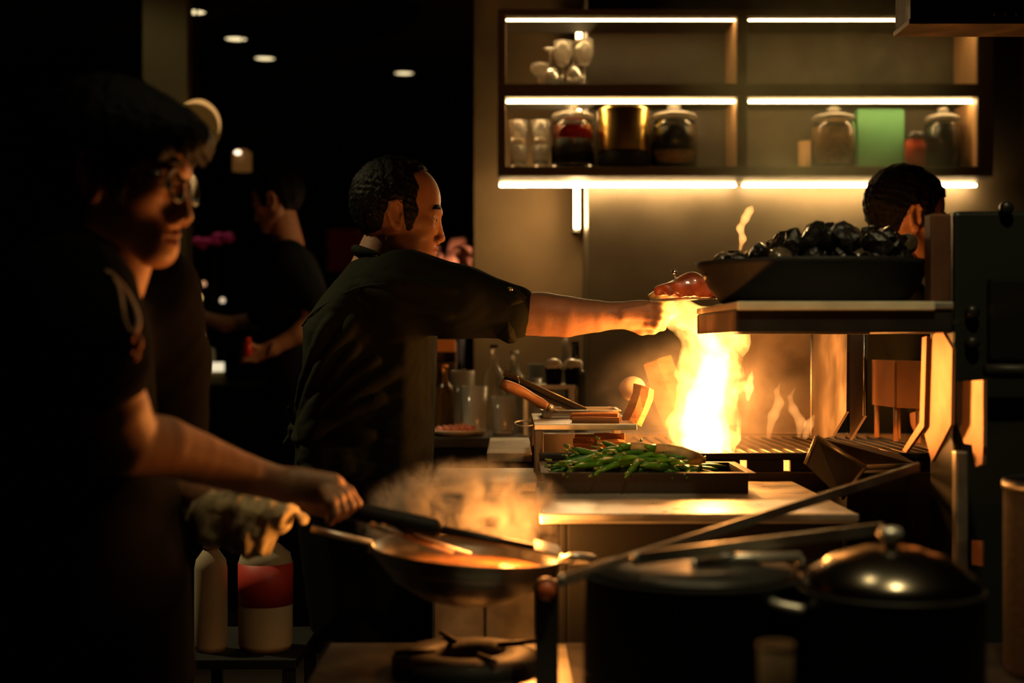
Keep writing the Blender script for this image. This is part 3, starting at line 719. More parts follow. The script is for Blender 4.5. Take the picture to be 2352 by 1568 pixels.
# small steel stand right of the splash panels
bs = thing('steel_bin', 'square steel bin on legs right of the splash panels', 'bin', P(2057, 1030, 3.2))
c0 = P(2057, 834, 3.2); l0 = P(2003, 834, 3.36); r0 = P(2122, 834, 3.14)
c0[2] = l0[2] = r0[2] = Z(834, 3.2)
u = l0-c0; v = r0-c0; 
h = .10
def face(a, b, t): return plate([a, b, b-np.array([0, 0, h]), a-np.array([0, 0, h])], t)
cen = (u+v)/2
obj('bin_side', face(c0, c0+u, v*.05), M['fire_toned'], bs, smooth=False); obj('bin_side', face(c0, c0+v, u*.05), M['fire_toned'], bs, smooth=False)
obj('bin_side', face(c0+u, c0+u+v, -u*.05), M['fire_toned'], bs, smooth=False); obj('bin_side', face(c0+v, c0+u+v, -v*.05), M['fire_toned'], bs, smooth=False)
obj('bin_lid', plate([c0, c0+u, c0+u+v, c0+v], (0, 0, .006)), M['fire_toned'], bs, smooth=False)
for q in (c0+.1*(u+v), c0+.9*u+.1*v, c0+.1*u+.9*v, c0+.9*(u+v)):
    obj('leg', tube([q-np.array([0, 0, h]), np.array([q[0], q[1], zt])], .006, 8), M['fire_toned'], bs)
# folded ash chute
ch = thing('ash_chute', 'folded dark steel ash chute in front of the grill, its edges lit', 'chute', P(1960, 1120, 2.7))
A = P(1876, 1003, 2.66); B = P(1988, 1072, 2.62)
Lf, Rf = P(1850, 1066, 2.66), P(1934, 1146, 2.62); Rr, Rn = P(2062, 1040, 2.86), P(2112, 1068, 2.70)
obj('left_leaf', plate([A, B, Rf, Lf], (.004, .004, 0)), M['black_steel'], ch, smooth=False)
obj('right_leaf', plate([A, Rr, Rn, B], (0, 0, -.006)), M['sooty'], ch, smooth=False)
obj('ridge_edge', tube([A, B], .005, 8), M['steel_dim'], ch)
obj('leaf_edge', tube([B, Rf], .004, 8), M['steel_dim'], ch); obj('leaf_edge', tube([A, Lf], .004, 8), M['steel_dim'], ch); obj('leaf_edge', tube([B, Rn], .004, 8), M['steel'], ch)
obj('support_box', pbox(X(1945, 2.66), X(2085, 2.66), 2.66, 2.84, 0, Z(1085, 2.66)), M['black_steel'], ch, smooth=False)

# the pan of charcoal
pcx, pcy, pr0 = X(1866, 2.55), 2.55, .20
pn = thing('charcoal_pan', 'round black deep pan with a flared lip heaped with charcoal on the pass shelf', 'pan', (pcx, pcy, z1))
obj('pan_shell', lathe([(0, .001), (.150, .001), (.165, .006), (.185, .032), (.192, .048), (.204, .066), (.209, .076), (.203, .074), (.188, .052), (.178, .032), (.158, .010), (0, .006)], (pcx, pcy, z1), 56), M['iron'], pn)
for k in range(2): obj('rivet', ball((pcx-.196+.004*k, pcy-.03+.03*k, z1+.05), .005, 1), M['steel'], pn)
lumps = [prot_mesh('charcoal_lump', ball((0, 0, 0), .033, 2, (1.3, .85, .8), .34, s_, None, 2.4), M['char']) for s_ in range(6)]
shiny = [prot_mesh('charred_onion', ball((0, 0, 0), .03, 3, (1, 1, .9), .12, s_+9), mat('charred_skin', (.10, .07, .045), .22, .0, noise=.6, nscale=30, coat=.6, bump=.3)) for s_ in range(2)]
for me in lumps: me.polygons.foreach_set('use_smooth', np.zeros(len(me.polygons), dtype=bool))
r3 = random.Random(5)
top = [(1640, 600), (1690, 585), (1750, 565), (1830, 528), (1900, 535), (1960, 512), (2040, 506), (2100, 520), (2140, 600)]
def topy(px): return float(np.interp(px, [p[0] for p in top], [p[1] for p in top]))
for lay in range(5):
    zz = z1+.036+.036*lay; R_ = (.150, .172, .178, .165, .14)[lay]
    for i in range(-4, 5):
        for j in range(-4, 5):
            xx = pcx+.054*(i+.5*(j % 2))+r3.uniform(-.008, .008); yy = pcy+.05*j+r3.uniform(-.008, .008)
            if math.hypot(xx-pcx, yy-pcy) > R_: continue
            ppx = CX+xx*F/yy
            if zz > Z(topy(ppx), 2.5)-.006 and lay > 1: continue
            if lay == 0 and math.hypot(xx-pcx, yy-pcy) > .140: continue
            me = lumps[r3.randrange(6)]; sh_ = lay > 0 and r3.random() < .16
            if sh_: me = shiny[r3.randrange(2)]
            o = bpy.data.objects.new('charred_onion' if sh_ else 'charcoal_lump', me); COL.objects.link(o)
            o.location = (xx, yy, zz+r3.uniform(-.006, .006)); o.rotation_euler = (r3.uniform(0, 6), r3.uniform(0, 6), r3.uniform(0, 6)); s_ = r3.uniform(.66, .80); o.scale = (s_, s_, s_)
            if sh_: tag(o, 'glossy charred onion catching the light on the charcoal heap', 'onion', 'charred onions on the charcoal heap')
            else: tag(o, 'rough black charcoal lump heaped in the deep pan', 'charcoal', 'charcoal lumps in the deep pan')
# glazed meat at the left end of the shelf
mt = Field(.004)
mt.cone(P(1515, 668, 2.77), P(1590, 655, 2.77), S(14, 2.77), S(26, 2.77), .02); mt.cone(P(1590, 655, 2.77), P(1668, 664, 2.77), S(26, 2.77), S(24, 2.77), .02)
for i in range(6): mt.cone(P(1528+23*i, 650+(3-i)*(3-i)*.9, 2.75), P(1540+23*i, 676, 2.745), S(8, 2.77), S(7, 2.77), .015)
mt.warp(lambda x, y, z: .003*vnoise(np.stack([x, y, z], -1)*60))
mtt = thing('glazed_ribs', 'glazed rack of ribs glowing red above the cook\'s hand', 'meat', P(1590, 685, 2.77))
obj('rib_slab', mt.mesh(1), M['meat'], mtt)
obj('skewer', tube([P(1495, 690, 2.77), P(1690, 680, 2.75)], .003, 8), M['steel'], mtt)
obj('skewer_knob', ball(P(1549, 626, 2.75), S(7, 2.75), 2), mat('polished_steel', (.8, .75, .65), .15, 1.0), mtt)
obj('skewer', tube([P(1549, 630, 2.75), P(1556, 668, 2.76)], .002, 8), M['steel'], mtt)

# tall dark oven at the right edge
ov = thing('upright_oven', 'tall dark oven cabinet at the right edge', 'oven', (1.05, 2.55, 0))
ox0, ox1, oy = X(2192, 2.47), 1.42, 2.47
ozt = Z(484, 2.47)
obj('oven_body', pbox(ox0, ox1, oy, 2.62, .1, ozt, .008), mat('dark_green_enamel', (.022, .026, .020), .35, .3), ov, smooth=False)
d = obj('oven_door', pbox(X(2268, 2.46), ox1-.03, 2.445, 2.468, Z(830, 2.46), Z(640, 2.46), .006), M['dark'], ov, smooth=False)
obj('door_handle', tube([P(2262, 850, 2.42), P(2440, 850, 2.42)], .012, 10), M['black_steel'], d)
for px, py in ((2230, 716), (2230, 787), (2308, 478)):
    obj('control_knob', lathe([(0, 0), (.011, 0), (.012, .012), (.008, .018), (0, .018)], P(px, py, 2.465), 16, (0, -1, 0)), M['black_steel'], ov)
for a in (ox0+.03, ox1-.06):
    for b in (2.48, 2.58): obj('leg', pbox(a, a+.03, b, b+.03, 0, .1), M['dark'], ov, smooth=False)
# ================================================================== FOREGROUND STOVE, WOK AND POTS
RZ0 = .72
rg_ = thing('stove_range', 'low black stove range in the foreground carrying the wok and pots', 'stove', (.45, 1.8, 0))
obj('stove_body', pbox(-.28, 1.3, 1.42, 2.26, .1, RZ0-.03, .006), M['black_steel'], rg_, smooth=False)
obj('stove_top', pbox(-.29, 1.31, 1.41, 2.27, RZ0-.03, RZ0, .004), M['black_steel'], rg_, smooth=False)
obj('drip_tray', pbox(-.1, .085, 1.45, 2.24, RZ0, RZ0+.004, .001), M['steel_dim'], rg_, smooth=False)
for a in (-.25, 1.22):
    for b in (1.45, 2.18): obj('leg', pbox(a, a+.05, b, b+.05, 0, .1), M['dark'], rg_, smooth=False)
# wok
WY = 2.08; wc = P(1072, 1268, WY); wr = S(222, WY)
tiltw = rotm(0, math.radians(4.5), 0)
def W_(g): return (np.asarray(g[0])-wc) @ tiltw.T + wc, g[1]
wk = thing('wok', 'steel wok with smoking orange sauce held by the man in glasses', 'wok', wc-np.array([0, 0, .075]))
pr_ = [(0, -.075), (wr*.45, -.068), (wr*.75, -.045), (wr*.93, -.015), (wr, 0), (wr*1.01, .001), (wr*.99, .003), (wr*.90, -.013), (wr*.72, -.040), (wr*.43, -.062), (0, -.068)]
obj('bowl', W_(lathe(pr_, wc, 48)), mat('wok_steel', (.10, .085, .07), .38, .9, nrough=.1), wk)
sauce = mat('orange_sauce', (.50, .20, .05), .22, noise=.35, nscale=25, bump=.6, bscale=45, coat=.6)
obj('sauce', W_(lathe([(0, -.018), (wr*.5, -.020), (wr*.88, -.019), (wr*.885, -.024), (0, -.03)], wc, 48)), sauce, wk)
ha, hb = P(852, 1247, WY), P(716, 1214, WY-.02)
obj('handle', tube([wc+np.array([-wr*.98, 0, 0]), ha, (ha+hb)/2, hb], [.006, .005, .005, .005], 10), M['steel'], wk)
obj('ear_handle', tube(spline([P(1290, 1286, WY), P(1318, 1278, WY-.03), P(1362, 1282, WY), P(1318, 1288, WY+.04), P(1290, 1280, WY+.02)], 5), .006, 8), M['steel'], wk)
bn = thing('gas_burner', 'black gas burner ring under the wok', 'burner', (wc[0], wc[1], RZ0+.0045))
obj('burner_ring', lathe([(.05, 0), (.11, 0), (.11, .02), (.09, .03), (.06, .03), (.05, .02), (.05, 0)], (wc[0], wc[1], RZ0), 32), M['iron'], bn)
for k in range(4):
    t = k*math.pi/2+.4; d = np.array([math.cos(t), math.sin(t), 0])
    obj('pan_support', tube([np.array([wc[0], wc[1], RZ0+.032])+d*.05, np.array([wc[0], wc[1], RZ0+.034])+d*.11], .004, 8), M['iron'], bn)
# ladle / turner held by the man in glasses
ld_ = thing('wok_turner', 'long black wok turner lying across the wok, held by the man in glasses', 'turner', P(780, 1170, 2.06))
obj('handle', tube([P(765, 1163, 2.02), P(790, 1168, 2.02), P(1000, 1213, 2.0), P(1015, 1217, 2.0)], [.008, .014, .014, .009], 14), M['iron'], ld_)
obj('shaft', tube([P(1010, 1216, 2.0), P(1230, 1258, 2.0)], [.007, .005], 10), M['black_steel'], ld_)
a, b = P(1228, 1257, 2.0), P(1286, 1272, 2.01)
obj('blade', plate([a+np.array([0, -.03, 0]), b+np.array([0, -.035, 0]), b+np.array([0, .035, .004]), a+np.array([0, .03, .004])], (0, 0, .003)), M['black_steel'], ld_, smooth=False)
obj('end_cap', ball(P(763, 1162, 2.02), .009, 2), M['steel'], ld_)
for k, (x0, y0, x1, y1) in enumerate([(856, 1206, 1040, 1272), (880, 1210, 1080, 1276)]):
    t = thing('chopstick', ['upper long cooking chopstick resting in the wok', 'lower long cooking chopstick resting in the wok'][k], 'chopstick', P(x1, y1, 2.05), 'cooking chopsticks in the wok')
    pa, pb_ = P(x0, y0, 1.97+.02*k), P(x1, y1-4, 2.05)
    obj('stick', tube([pa, pb_], [.004, .0028], 8), M['handle_wood'], t)
    obj('stick_tip', ball(pa, .0048, 2), M['orange_strap'], t)
# pots in the near foreground
def pot(px, py, Y, wpx, name, lab, m, zbot=RZ0):
    r = S(wpx/2, Y); c = P(px, py, Y)
    t = thing(name, lab, 'pot', (c[0], c[1], zbot))
    h = c[2]-zbot
    obj('pot_body', lathe([(0, 0), (r*.96, 0), (r, .01), (r, h-.004), (r*1.015, h), (r*.99, h+.002), (r*.97, h-.004), (r*.97, .012), (0, .01)], (c[0], c[1], zbot), 48), m, t)
    return t, c, r
pA, cA, rA = pot(1590, 1316, 1.78, 500, 'stock_pot', 'wide black stock pot in the near foreground', M['iron'])
obj('pot_lid', lathe([(0, .012), (rA*.6, .010), (rA*.95, .003), (rA*.955, 0), (0, 0)], cA+np.array([0, 0, .003]), 48), M['black_steel'], pA)
obj('lid_grip', tube([cA+np.array([.00, -.02, .02]), cA+np.array([.135, .0, .02])], .007, 10), M['steel'], pA)
for k in (0, .135): obj('grip_foot', tube([cA+np.array([k, -.02+.15*k, .004]), cA+np.array([k, -.02+.15*k, .02])], .005, 8), M['steel'], pA)
pB, cB, rB = pot(2045, 1352, 1.68, 420, 'lidded_pot', 'dark lidded pot with a glinting domed lid at the lower right', M['black_steel'])
obj('pot_lid', lathe([(0, .048), (rB*.3, .045), (rB*.65, .033), (rB*.9, .014), (rB*.98, .002), (rB*.98, -.002), (0, -.001)], cB+np.array([0, 0, .004]), 48), mat('smoked_steel', (.16, .14, .11), .22, 1.0), pB)
obj('lid_knob', lathe([(0, .07), (.012, .068), (.016, .06), (.008, .052), (.008, .046), (0, .046)], cB+np.array([0, 0, .004]), 20), M['steel'], pB)
obj('side_handle', tube(spline([cB+np.array([-rB, -.03, -.02]), cB+np.array([-rB-.03, -.02, -.015]), cB+np.array([-rB-.03, .02, -.015]), cB+np.array([-rB, .03, -.02])], 5), .006, 8), M['steel'], pB)
# long bars across the front
for k, (a, b, w, lab) in enumerate([((1290, 1334, 1.72), (2112, 1072, 2.30), .0095, 'long flat steel skewer bar rising from lower left to the ash chute'),
                                  ((1458, 1284, 1.70), (2030, 1214, 1.86), .0085, 'shorter flat steel bar lying across the front pots')]):
    a = P(*a); b = P(*b); d = (b-a)/np.linalg.norm(b-a); n = np.array([-d[2], 0, d[0]])
    t = thing('steel_bar', lab, 'bar', (a+b)/2, 'long steel bars over the pots')
    obj('bar', plate([a-n*w, b-n*w, b+n*w, a+n*w], (0, .005, 0)), M['steel_dim'], t, smooth=False)
    obj('bar_tip', ball(a, w*1.02, 2, (.5, .6, 1)), M['steel'], t)
# tan paper cup and right hand bowl
t = thing('tan_beaker', 'tan beaker at the bottom of the picture before the pots', 'beaker', (*P(1782, 0, 1.40)[:2], .70))
x, y = P(1782, 0, 1.36)[:2]; r = S(40, 1.36); zt2 = Z(1484, 1.36)
t.location = (x, y, zt2-.12)
obj('beaker_body', lathe([(0, 0), (r*.85, 0), (r, .12), (r*.95, .12), (r*.8, .005), (0, .005)], (x, y, zt2-.12), 28), MATS['tan_clay'], t)
obj('beaker_rim', lathe([(r*1.03, .117), (r*1.03, .123), (r*.95, .123), (r*.95, .117), (r*1.03, .117)], (x, y, zt2-.12), 28), MATS['tan_clay'], t)
fs = thing('plating_ledge', 'dark ledge in front of the stove below the picture', 'ledge', (.45, 1.33, 0))
obj('ledge_top', pbox(-.28, 1.3, 1.24, 1.405, zt2-.15, zt2-.1205), M['black_steel'], fs, smooth=False)
obj('ledge_panel', pbox(-.26, 1.28, 1.26, 1.40, 0, zt2-.1505), M['black_steel'], fs, smooth=False)
pC, cC, rC = pot(2462, 1104, 2.05, 300, 'stock_pot', 'dark stock pot cut off by the right edge of the picture', M['iron'])
obj('rim_band', lathe([(rC*1.005, -.012), (rC*1.02, -.012), (rC*1.02, -.002), (rC*1.005, -.002), (rC*1.005, -.012)], cC, 40), M['steel_dim'], pC)
kn = thing('burner_knob', 'orange lit control knob on the stove below the wok', 'knob', P(1255, 1352, 1.9))
obj('knob_skirt', lathe([(0, 0), (.017, 0), (.016, .008), (0, .008)], P(1255, 1352, 1.95), 20, (0, -1, 0)), MATS['rusty_steel'], kn)
obj('knob_cap', lathe([(0, .0085), (.012, .0085), (.012, .022), (0, .024)], P(1255, 1352, 1.95), 20, (0, -1, 0)), mat('red_knob', (.5, .1, .03), .4), kn)
obj('knob_panel', pbox(X(1230, 1.96), X(1282, 1.96), 1.951, 1.965, RZ0, Z(1330, 1.96), .003), M['black_steel'], kn, smooth=False)

# containers standing on a low side table behind the man in glasses
SY = 2.95; tz = Z(1500, SY)
sd = thing('side_table', 'low dark side table under the plastic containers', 'table', (X(560, SY), SY+.1, 0))
obj('table_top', pbox(X(420, SY), X(690, SY), SY-.06, SY+.28, tz-.02, tz, .003), M['dark'], sd, smooth=False)
for a in (X(425, SY), X(685, SY)-.025):
    for b in (SY-.055, SY+.25): obj('leg', pbox(a, a+.025, b, b+.025, 0, tz-.02), M['dark'], sd, smooth=False)
def bottle(px0, px1, ytop, Y, lab, label_m=None, ly=None, capm=None):
    x = X((px0+px1)/2, Y); r = S((px1-px0)/2, Y); h = Z(ytop, Y)-tz
    t = thing('plastic_canister', lab, 'canister', (x, Y, tz), 'plastic canisters on the side table')
    obj('canister_body', lathe([(0, 0), (r*.92, 0), (r, .012), (r, h*.72), (r*.9, h*.8), (r*.5, h*.88), (r*.42, h*.9), (0, h*.9)], (x, Y, tz), 32), M['plastic_white'], t)
    obj('cap', lathe([(0, h*.9), (r*.5, h*.9), (r*.5, h), (r*.42, h*1.0), (0, h)], (x, Y, tz), 24), capm or M['plastic_white'], t)
    if label_m:
        z0, z1 = Z(ly[1], Y)-tz, Z(ly[0], Y)-tz
        obj('label', lathe([(r*1.003, z0), (r*1.012, z0), (r*1.012, z1), (r*1.003, z1), (r*1.003, z0)], (x, Y, tz), 32), label_m, t)
    return t
bottle(447, 522, 1232, 2.98, 'tan plastic canister standing furthest left under the cloth')
bottle(548, 672, 1215, 3.0, 'wide white plastic canister with a red label below the cloth', M['red'], (1290, 1385))
# ================================================================== PEOPLE
mm = .001
def V3(x, y, z): return np.array([x, y, z])*mm
# ---- one head in its own frame: x forward, y to the person's left, z up, origin inside the skull (metres)
hf = Field(.0022)
hf.ell(V3(-2, 0, 18), V3(95, 74, 97), .02)
hf.ell(V3(42, 0, 22), V3(63, 58, 70), .02)
hf.ell(V3(38, 0, -38), V3(60, 54, 70), .025)
for s in (-1, 1):
    hf.ell(V3(62, s*38, -36), V3(26, 20, 18), .02)
    hf.cone(V3(0, s*50, -68), V3(66, s*15, -112), .024, .018, .025)
    hf.cone(V3(100, s*9, -6), V3(84, s*42, -10), .010, .008, .012)
hf.ell(V3(74, 0, -114), V3(19, 22, 15), .02)
hf.ell(V3(74, 0, -90), V3(20, 27, 22), .02)
for s in (-1, 1): hf.ell(V3(107, s*31, -26), V3(20, 17, 11), .010, 'sub')
hf.cone(V3(99, 0, -22), V3(107, 0, -62), .0065, .009, .010)
hf.ell(V3(107, 0, -67), V3(10, 10, 8), .006)
for s in (-1, 1):
    hf.ell(V3(98, s*13, -72), V3(11, 8, 7), .006)
    hf.ell(V3(103, s*6, -77), V3(5, 3, 3), .003, 'sub')
    hf.cone(V3(97, s*20, -19), V3(88, s*43, -22), .0048, .004, .004)
    hf.cone(V3(95, s*22, -31), V3(87, s*41, -31), .0038, .0035, .004)
    hf.cone(V3(95, 0, -90), V3(84, s*22, -95), .0060, .003, .005)
    hf.cone(V3(92, 0, -101), V3(83, s*20, -98), .0066, .003, .005)
for s in (-1, 1): hf.cone(V3(103, 0, -95.5), V3(90, s*23, -96.5), .0022, .0018, .003, 'sub')
for s in (-1, 1):
    Re = rotm(0, math.radians(-8), math.radians(-18*s))
    hf.ell(V3(6, s*72, -22), V3(19, 8, 33), .006, R=Re)
    hf.ell(V3(10, s*80, -18), V3(12, 9, 23), .003, 'sub', R=Re)
    hf.chain([V3(-4, s*76, -40), V3(-11, s*79, -15), V3(-6, s*80, 6), V3(8, s*79, 11), V3(18, s*76, 3)], [.005, .0058, .0056, .0050, .004], .003)
    hf.ell(V3(10, s*74, -48), V3(8, 5, 8), .006)
    hf.ell(V3(19, s*74, -24), V3(4, 4, 8), .005)
HV, HQ = hf.mesh(1)
eyes = [ball(V3(85, s*31, -25), .0128, 3) for s in (-1, 1)]
iris = [ball(V3(92.5, s*31, -26), .0066, 2) for s in (-1, 1)]
cen_h = HV[HQ].mean(1)
lipmask = (((cen_h[:, 0]-.094)/.016)**2+(cen_h[:, 1]/.024)**2+((cen_h[:, 2]+.0955)/.0115)**2 < 1)
HEAD, HF = join((HV, HQ), eyes[0], eyes[1], iris[0], iris[1])
ne, ni = len(eyes[0][1]), len(iris[0][1])
HMAT = np.concatenate([lipmask.astype(int), np.full(2*ne, 2), np.full(2*ni, 3)])
def hair_mesh(kind):
    f = Field(.003)
    if kind == 'receding':
        f.ell(V3(-4, 0, 20), V3(101, 80, 103), .02); f.ell(V3(34, 0, 34), V3(70, 62, 68), .02); f.ell(V3(30, 0, -20), V3(62, 70, 60), .02)
        poly = [(84, 96), (62, 84), (44, 76), (56, 44), (50, 14), (57, -8), (40, -58), (30, -52), (24, -22), (18, 14), (-6, 18), (-18, -8), (-24, -50), (-32, -84), (-62, -104), (-100, -98), (-140, 0), (-130, 150), (60, 150)]
        amp, fr = .0045, 95
    elif kind == 'thick':
        f.ell(V3(-2, 0, 18), V3(108, 88, 105), .02); f.ell(V3(58, 0, 28), V3(82, 72, 62), .02); f.ell(V3(20, 0, -25), V3(60, 80, 60), .02)
        poly = [(150, 60), (134, 18), (118, 4), (108, 20), (92, 0), (74, 10), (58, -24), (44, -60), (34, -50), (26, -16), (18, 16), (-8, 18), (-20, -10), (-26, -52), (-40, -92), (-70, -104), (-110, -96), (-160, 0), (-140, 160), (90, 160)]
        amp, fr = .0022, 110
    else:
        f.ell(V3(-4, 0, 22), V3(104, 83, 104), .02); f.ell(V3(36, 0, 34), V3(72, 62, 70), .02); f.ell(V3(22, 0, -25), V3(60, 74, 60), .02)
        poly = [(112, 70), (100, 48), (70, 40), (58, 10), (48, -40), (34, -40), (26, -16), (16, 14), (-8, 18), (-20, -10), (-26, -52), (-40, -90), (-70, -104), (-110, -96), (-160, 0), (-140, 160), (90, 160)]
        amp, fr = .005, 80
    pl = np.array(poly)*mm
    f.warp(lambda x, y, z: amp*vnoise(np.stack([x, y, z*.35], -1)*fr)+amp*.5*vnoise(np.stack([z, x, y], -1)*fr*2.3))
    f.cut(lambda x, y, z: np.broadcast_to(poly_dist(x[:, 0, :], z[:, 0, :], pl)[:, None, :], x.shape)+.003*vnoise(np.stack([x, y, z*.4], -1)*300))
    return f.mesh(1)
HAIR = {k: hair_mesh(k) for k in ('receding', 'thick', 'short')}
def brow(s): return join(tube([V3(98, s*19, -20), V3(95, s*32, -17.5), V3(87, s*44, -22)], [.0012, .0019, .0014], 6), tube([V3(103, s*12, 0), V3(101, s*22, 4), V3(94, s*36, 3), V3(86, s*46, -3)], [.0045, .0062, .0055, .002], 8))
def place(geo, c, R, s): return (np.asarray(geo[0])*s) @ R.T + c, geo[1]
def headR(yaw, pitch=0, roll=0): return rotm(0, 0, math.radians(yaw)) @ rotm(0, math.radians(pitch), 0) @ rotm(math.radians(roll), 0, 0)
def person(label, base, head_c, R, s, hairkind, body_parts, skin, group=None):
    """Empty at the feet > body (one skin mesh with head, neck, arms, hands), hair; returns the Empty"""
    t = thing('person', label, 'person', base, group)
    hd_ = place((HEAD, HF), head_c, R, s)
    geos = [hd_]+body_parts; V, Fc = join(*geos); fm = np.concatenate([HMAT]+[np.zeros(len(g[1]), int) for g in body_parts])
    b = obj('body', (V, Fc), skin, t, mats=[skin, M['lip'], M['eye'], M['iris']], fmat=fm)
    hr = obj('hair', place(HAIR[hairkind], head_c, R, s), M['hair_shine'] if hairkind == 'receding' else M['hair'], t)
    for k in (-1, 1): obj('eyebrow', place(brow(k), head_c, R, s), M['hair'], hr)
    return t
def legs(t, hip, foot_l, foot_r, m=None):
    f = Field(.012)
    for ft, sy in ((foot_l, .09), (foot_r, -.09)):
        hp_ = np.array(hip)+np.array([0, sy, 0]); ft = np.array(ft); kn = (hp_+ft)/2+np.array([.03, 0, .02])
        f.cone(hp_, kn, .105, .075, .04); f.cone(kn, ft+np.array([0, 0, .09]), .075, .058, .03)
    f.ell(np.array(hip)+np.array([0, 0, .04]), (.13, .18, .12), .05)
    obj('trousers', f.mesh(1), m or M['trouser'], t)
    for ft in (foot_l, foot_r):
        ft = np.array(ft); g = Field(.008); g.cone(ft+np.array([-.04, 0, .045]), ft+np.array([.11, 0, .035]), .045, .035, .02)
        g.ell(ft+np.array([-.01, 0, .075]), (.05, .045, .045), .02); g.cut(lambda x, y, z: .002-z)
        obj('shoe', g.mesh(1), M['dark'], t)
def fingers(f, chains, r0=.0095):
    for ch in chains:
        n = len(ch); f.chain([np.asarray(p) for p in ch], [r0*(1-.09*i) for i in range(n)], .004)

# ------------------------------------------------------------------ the cook in the middle, reaching to the fire
CYc = 3.22
hc = P(906, 480, CYc); RH = headR(3, 1)
neck = Field(.004)
neck.cone(hc+V3(-12, 0, -70), P(862, 640, CYc), .056, .066, .03)
neck.ell(hc+V3(10, 0, -60), V3(45, 45, 40), .03)
nk = neck.mesh(1)
arm = Field(.003)
AY = 3.08
arm.cone(P(1050, 690, AY), P(1190, 718, AY), .052, .046, .02)
arm.chain([P(1180, 720, AY), P(1250, 722, AY), P(1300, 727, AY), P(1370, 726, AY), P(1425, 724, AY)], [.0465, .0470, .0445, .0345, .0275], .003)
arm.cone(P(1240, 712, AY-.006), P(1300, 718, AY-.006), .034, .028, .012)
# hand: palm, knuckles, four fingers closing round the bottle, thumb below
arm.cone(P(1425, 724, AY), P(1470, 723, AY), .026, .029, .012)
arm.cone(P(1452, 710, AY-.004), P(1490, 706, AY-.004), .017, .015, .012); arm.cone(P(1452, 736, AY), P(1488, 740, AY), .019, .015, .012)
for i, (yy, ln) in enumerate(((703, 30), (717, 34), (731, 32), (744, 26))):
    k = AY-.012-.004*(i in (1, 2))
    fingers(arm, [[P(1482, yy, k), P(1482+ln, yy+2, k-.012), P(1482+ln+14, yy+7, k+.010), P(1482+ln+2, yy+10, k+.030)]], .0098)
    arm.ell(P(1490, yy, k-.006), V3(9, 8, 7), .006)
arm.chain([P(1446, 744, AY+.01), P(1474, 757, AY+.004), P(1500, 756, AY-.004), P(1518, 748, AY-.006)], [.013, .0115, .0105, .008], .006)
for i in range(3): arm.cone(P(1430, 712+9*i, AY-.027), P(1482, 706+11*i, AY-.022), .0035, .004, .008)   # tendons
am = arm.mesh(1)
# left arm, hidden behind the body, hangs to the prep block
la = Field(.006); la.chain([P(915, 680, 3.40), P(880, 860, 3.46), P(880, 980, 3.44), P(890, 1010, 3.43)], [.05, .042, .032, .026], .02)
la.cone(P(890, 1010, 3.43), P(905, 1040, 3.42), .03, .026, .015)
for i in range(4): la.chain([P(905+5*i, 1042, 3.40+.015*i), P(912+5*i, 1072, 3.40+.015*i), P(906+5*i, 1092, 3.40+.015*i)], [.0095, .009, .007], .004)
la.chain([P(905, 1020, 3.41), P(925, 1040, 3.39), P(930, 1060, 3.38)], [.012, .010, .008], .006)
tb = Field(.01); tb.slab(pxpoly([(835, 610), (760, 680), (720, 760), (715, 900), (705, 1080), (960, 1080), (970, 900), (975, 760), (960, 640)], 3.27), 3.27, .15, .10)
chef = person('cook in black jacket reaching a bare forearm into the flame', (X(840, 3.27), 3.27, 0), hc, RH, .985, 'receding', [nk, am, la.mesh(1), tb.mesh(1)], M['skin'])
# jacket
jk = Field(.004)
jp = [(842, 578), (805, 597), (768, 640), (735, 678), (702, 725), (692, 750), (692, 800), (690, 860), (684, 930), (670, 985), (662, 1006), (674, 1030), (672, 1060), (668, 1100), (676, 1140), (820, 1150), (984, 1118), (989, 1085), (994, 1000), (998, 860), (1000, 775), (1010, 640), (985, 592), (940, 578)]
JY = 3.27
jk.slab(pxpoly(jp, 3.2), JY, .195, .065, .02)
jk.cone(P(935, 668, 3.10), P(1060, 694, AY), .092, .076, .03); jk.cone(P(1060, 694, AY), P(1175, 716, AY), .076, .060, .02)
jk.cone(P(915, 680, 3.40), P(880, 860, 3.46), .075, .06, .04); jk.cone(P(880, 860, 3.46), P(880, 960, 3.44), .06, .052, .02)
jk.grid()
def ridge(pts, r=.009, k=.014, sink=.004):
    q = [jk.hit(a[0], a[1]) for a in spline([np.array([u, v, 0.0]) for u, v in pts], 6)]
    q = [p+np.array([0, sink, 0]) for p in q if p is not None]
    for _ in range(3): q = [q[0]]+[(q[i-1]+2*q[i]+q[i+1])/4 for i in range(1, len(q)-1)]+[q[-1]]
    for i in range(len(q)-1):
        if abs(q[i][1]-q[i+1][1]) < .12: jk.cone(q[i], q[i+1], r, r*.8, k)
for pts in ([(690, 968), (712, 900), (745, 830), (790, 770), (815, 735)], [(694, 975), (735, 915), (770, 860), (815, 800)], [(694, 985), (730, 945), (768, 905), (805, 870), (865, 828)],
            [(694, 1000), (735, 970), (790, 925), (850, 885), (905, 852)], [(705, 1010), (750, 975), (800, 945), (872, 915)], [(684, 940), (700, 870), (730, 790), (760, 735)],
            [(700, 1040), (745, 1022), (800, 1008), (850, 1000)], [(690, 1060), (740, 1042), (790, 1036)], [(700, 1085), (750, 1066), (800, 1060)], [(752, 1090), (800, 1078)],
            [(830, 655), (900, 690), (960, 705), (1030, 720)], [(880, 640), (960, 655), (1040, 670)]):
    ridge(pts)
jk.warp(lambda x, y, z: .0016*vnoise(np.stack([x, y, z], -1)*34))
jmesh = jk.mesh(1)
jo = obj('jacket', jmesh, M['jacket'], chef)
cf = Field(.003)
cf.slab(pxpoly([(1138, 650), (1192, 656), (1228, 686), (1224, 704), (1200, 722), (1194, 760), (1184, 786), (1168, 789), (1140, 776), (1132, 710)], AY), AY, .062, .045, .01)
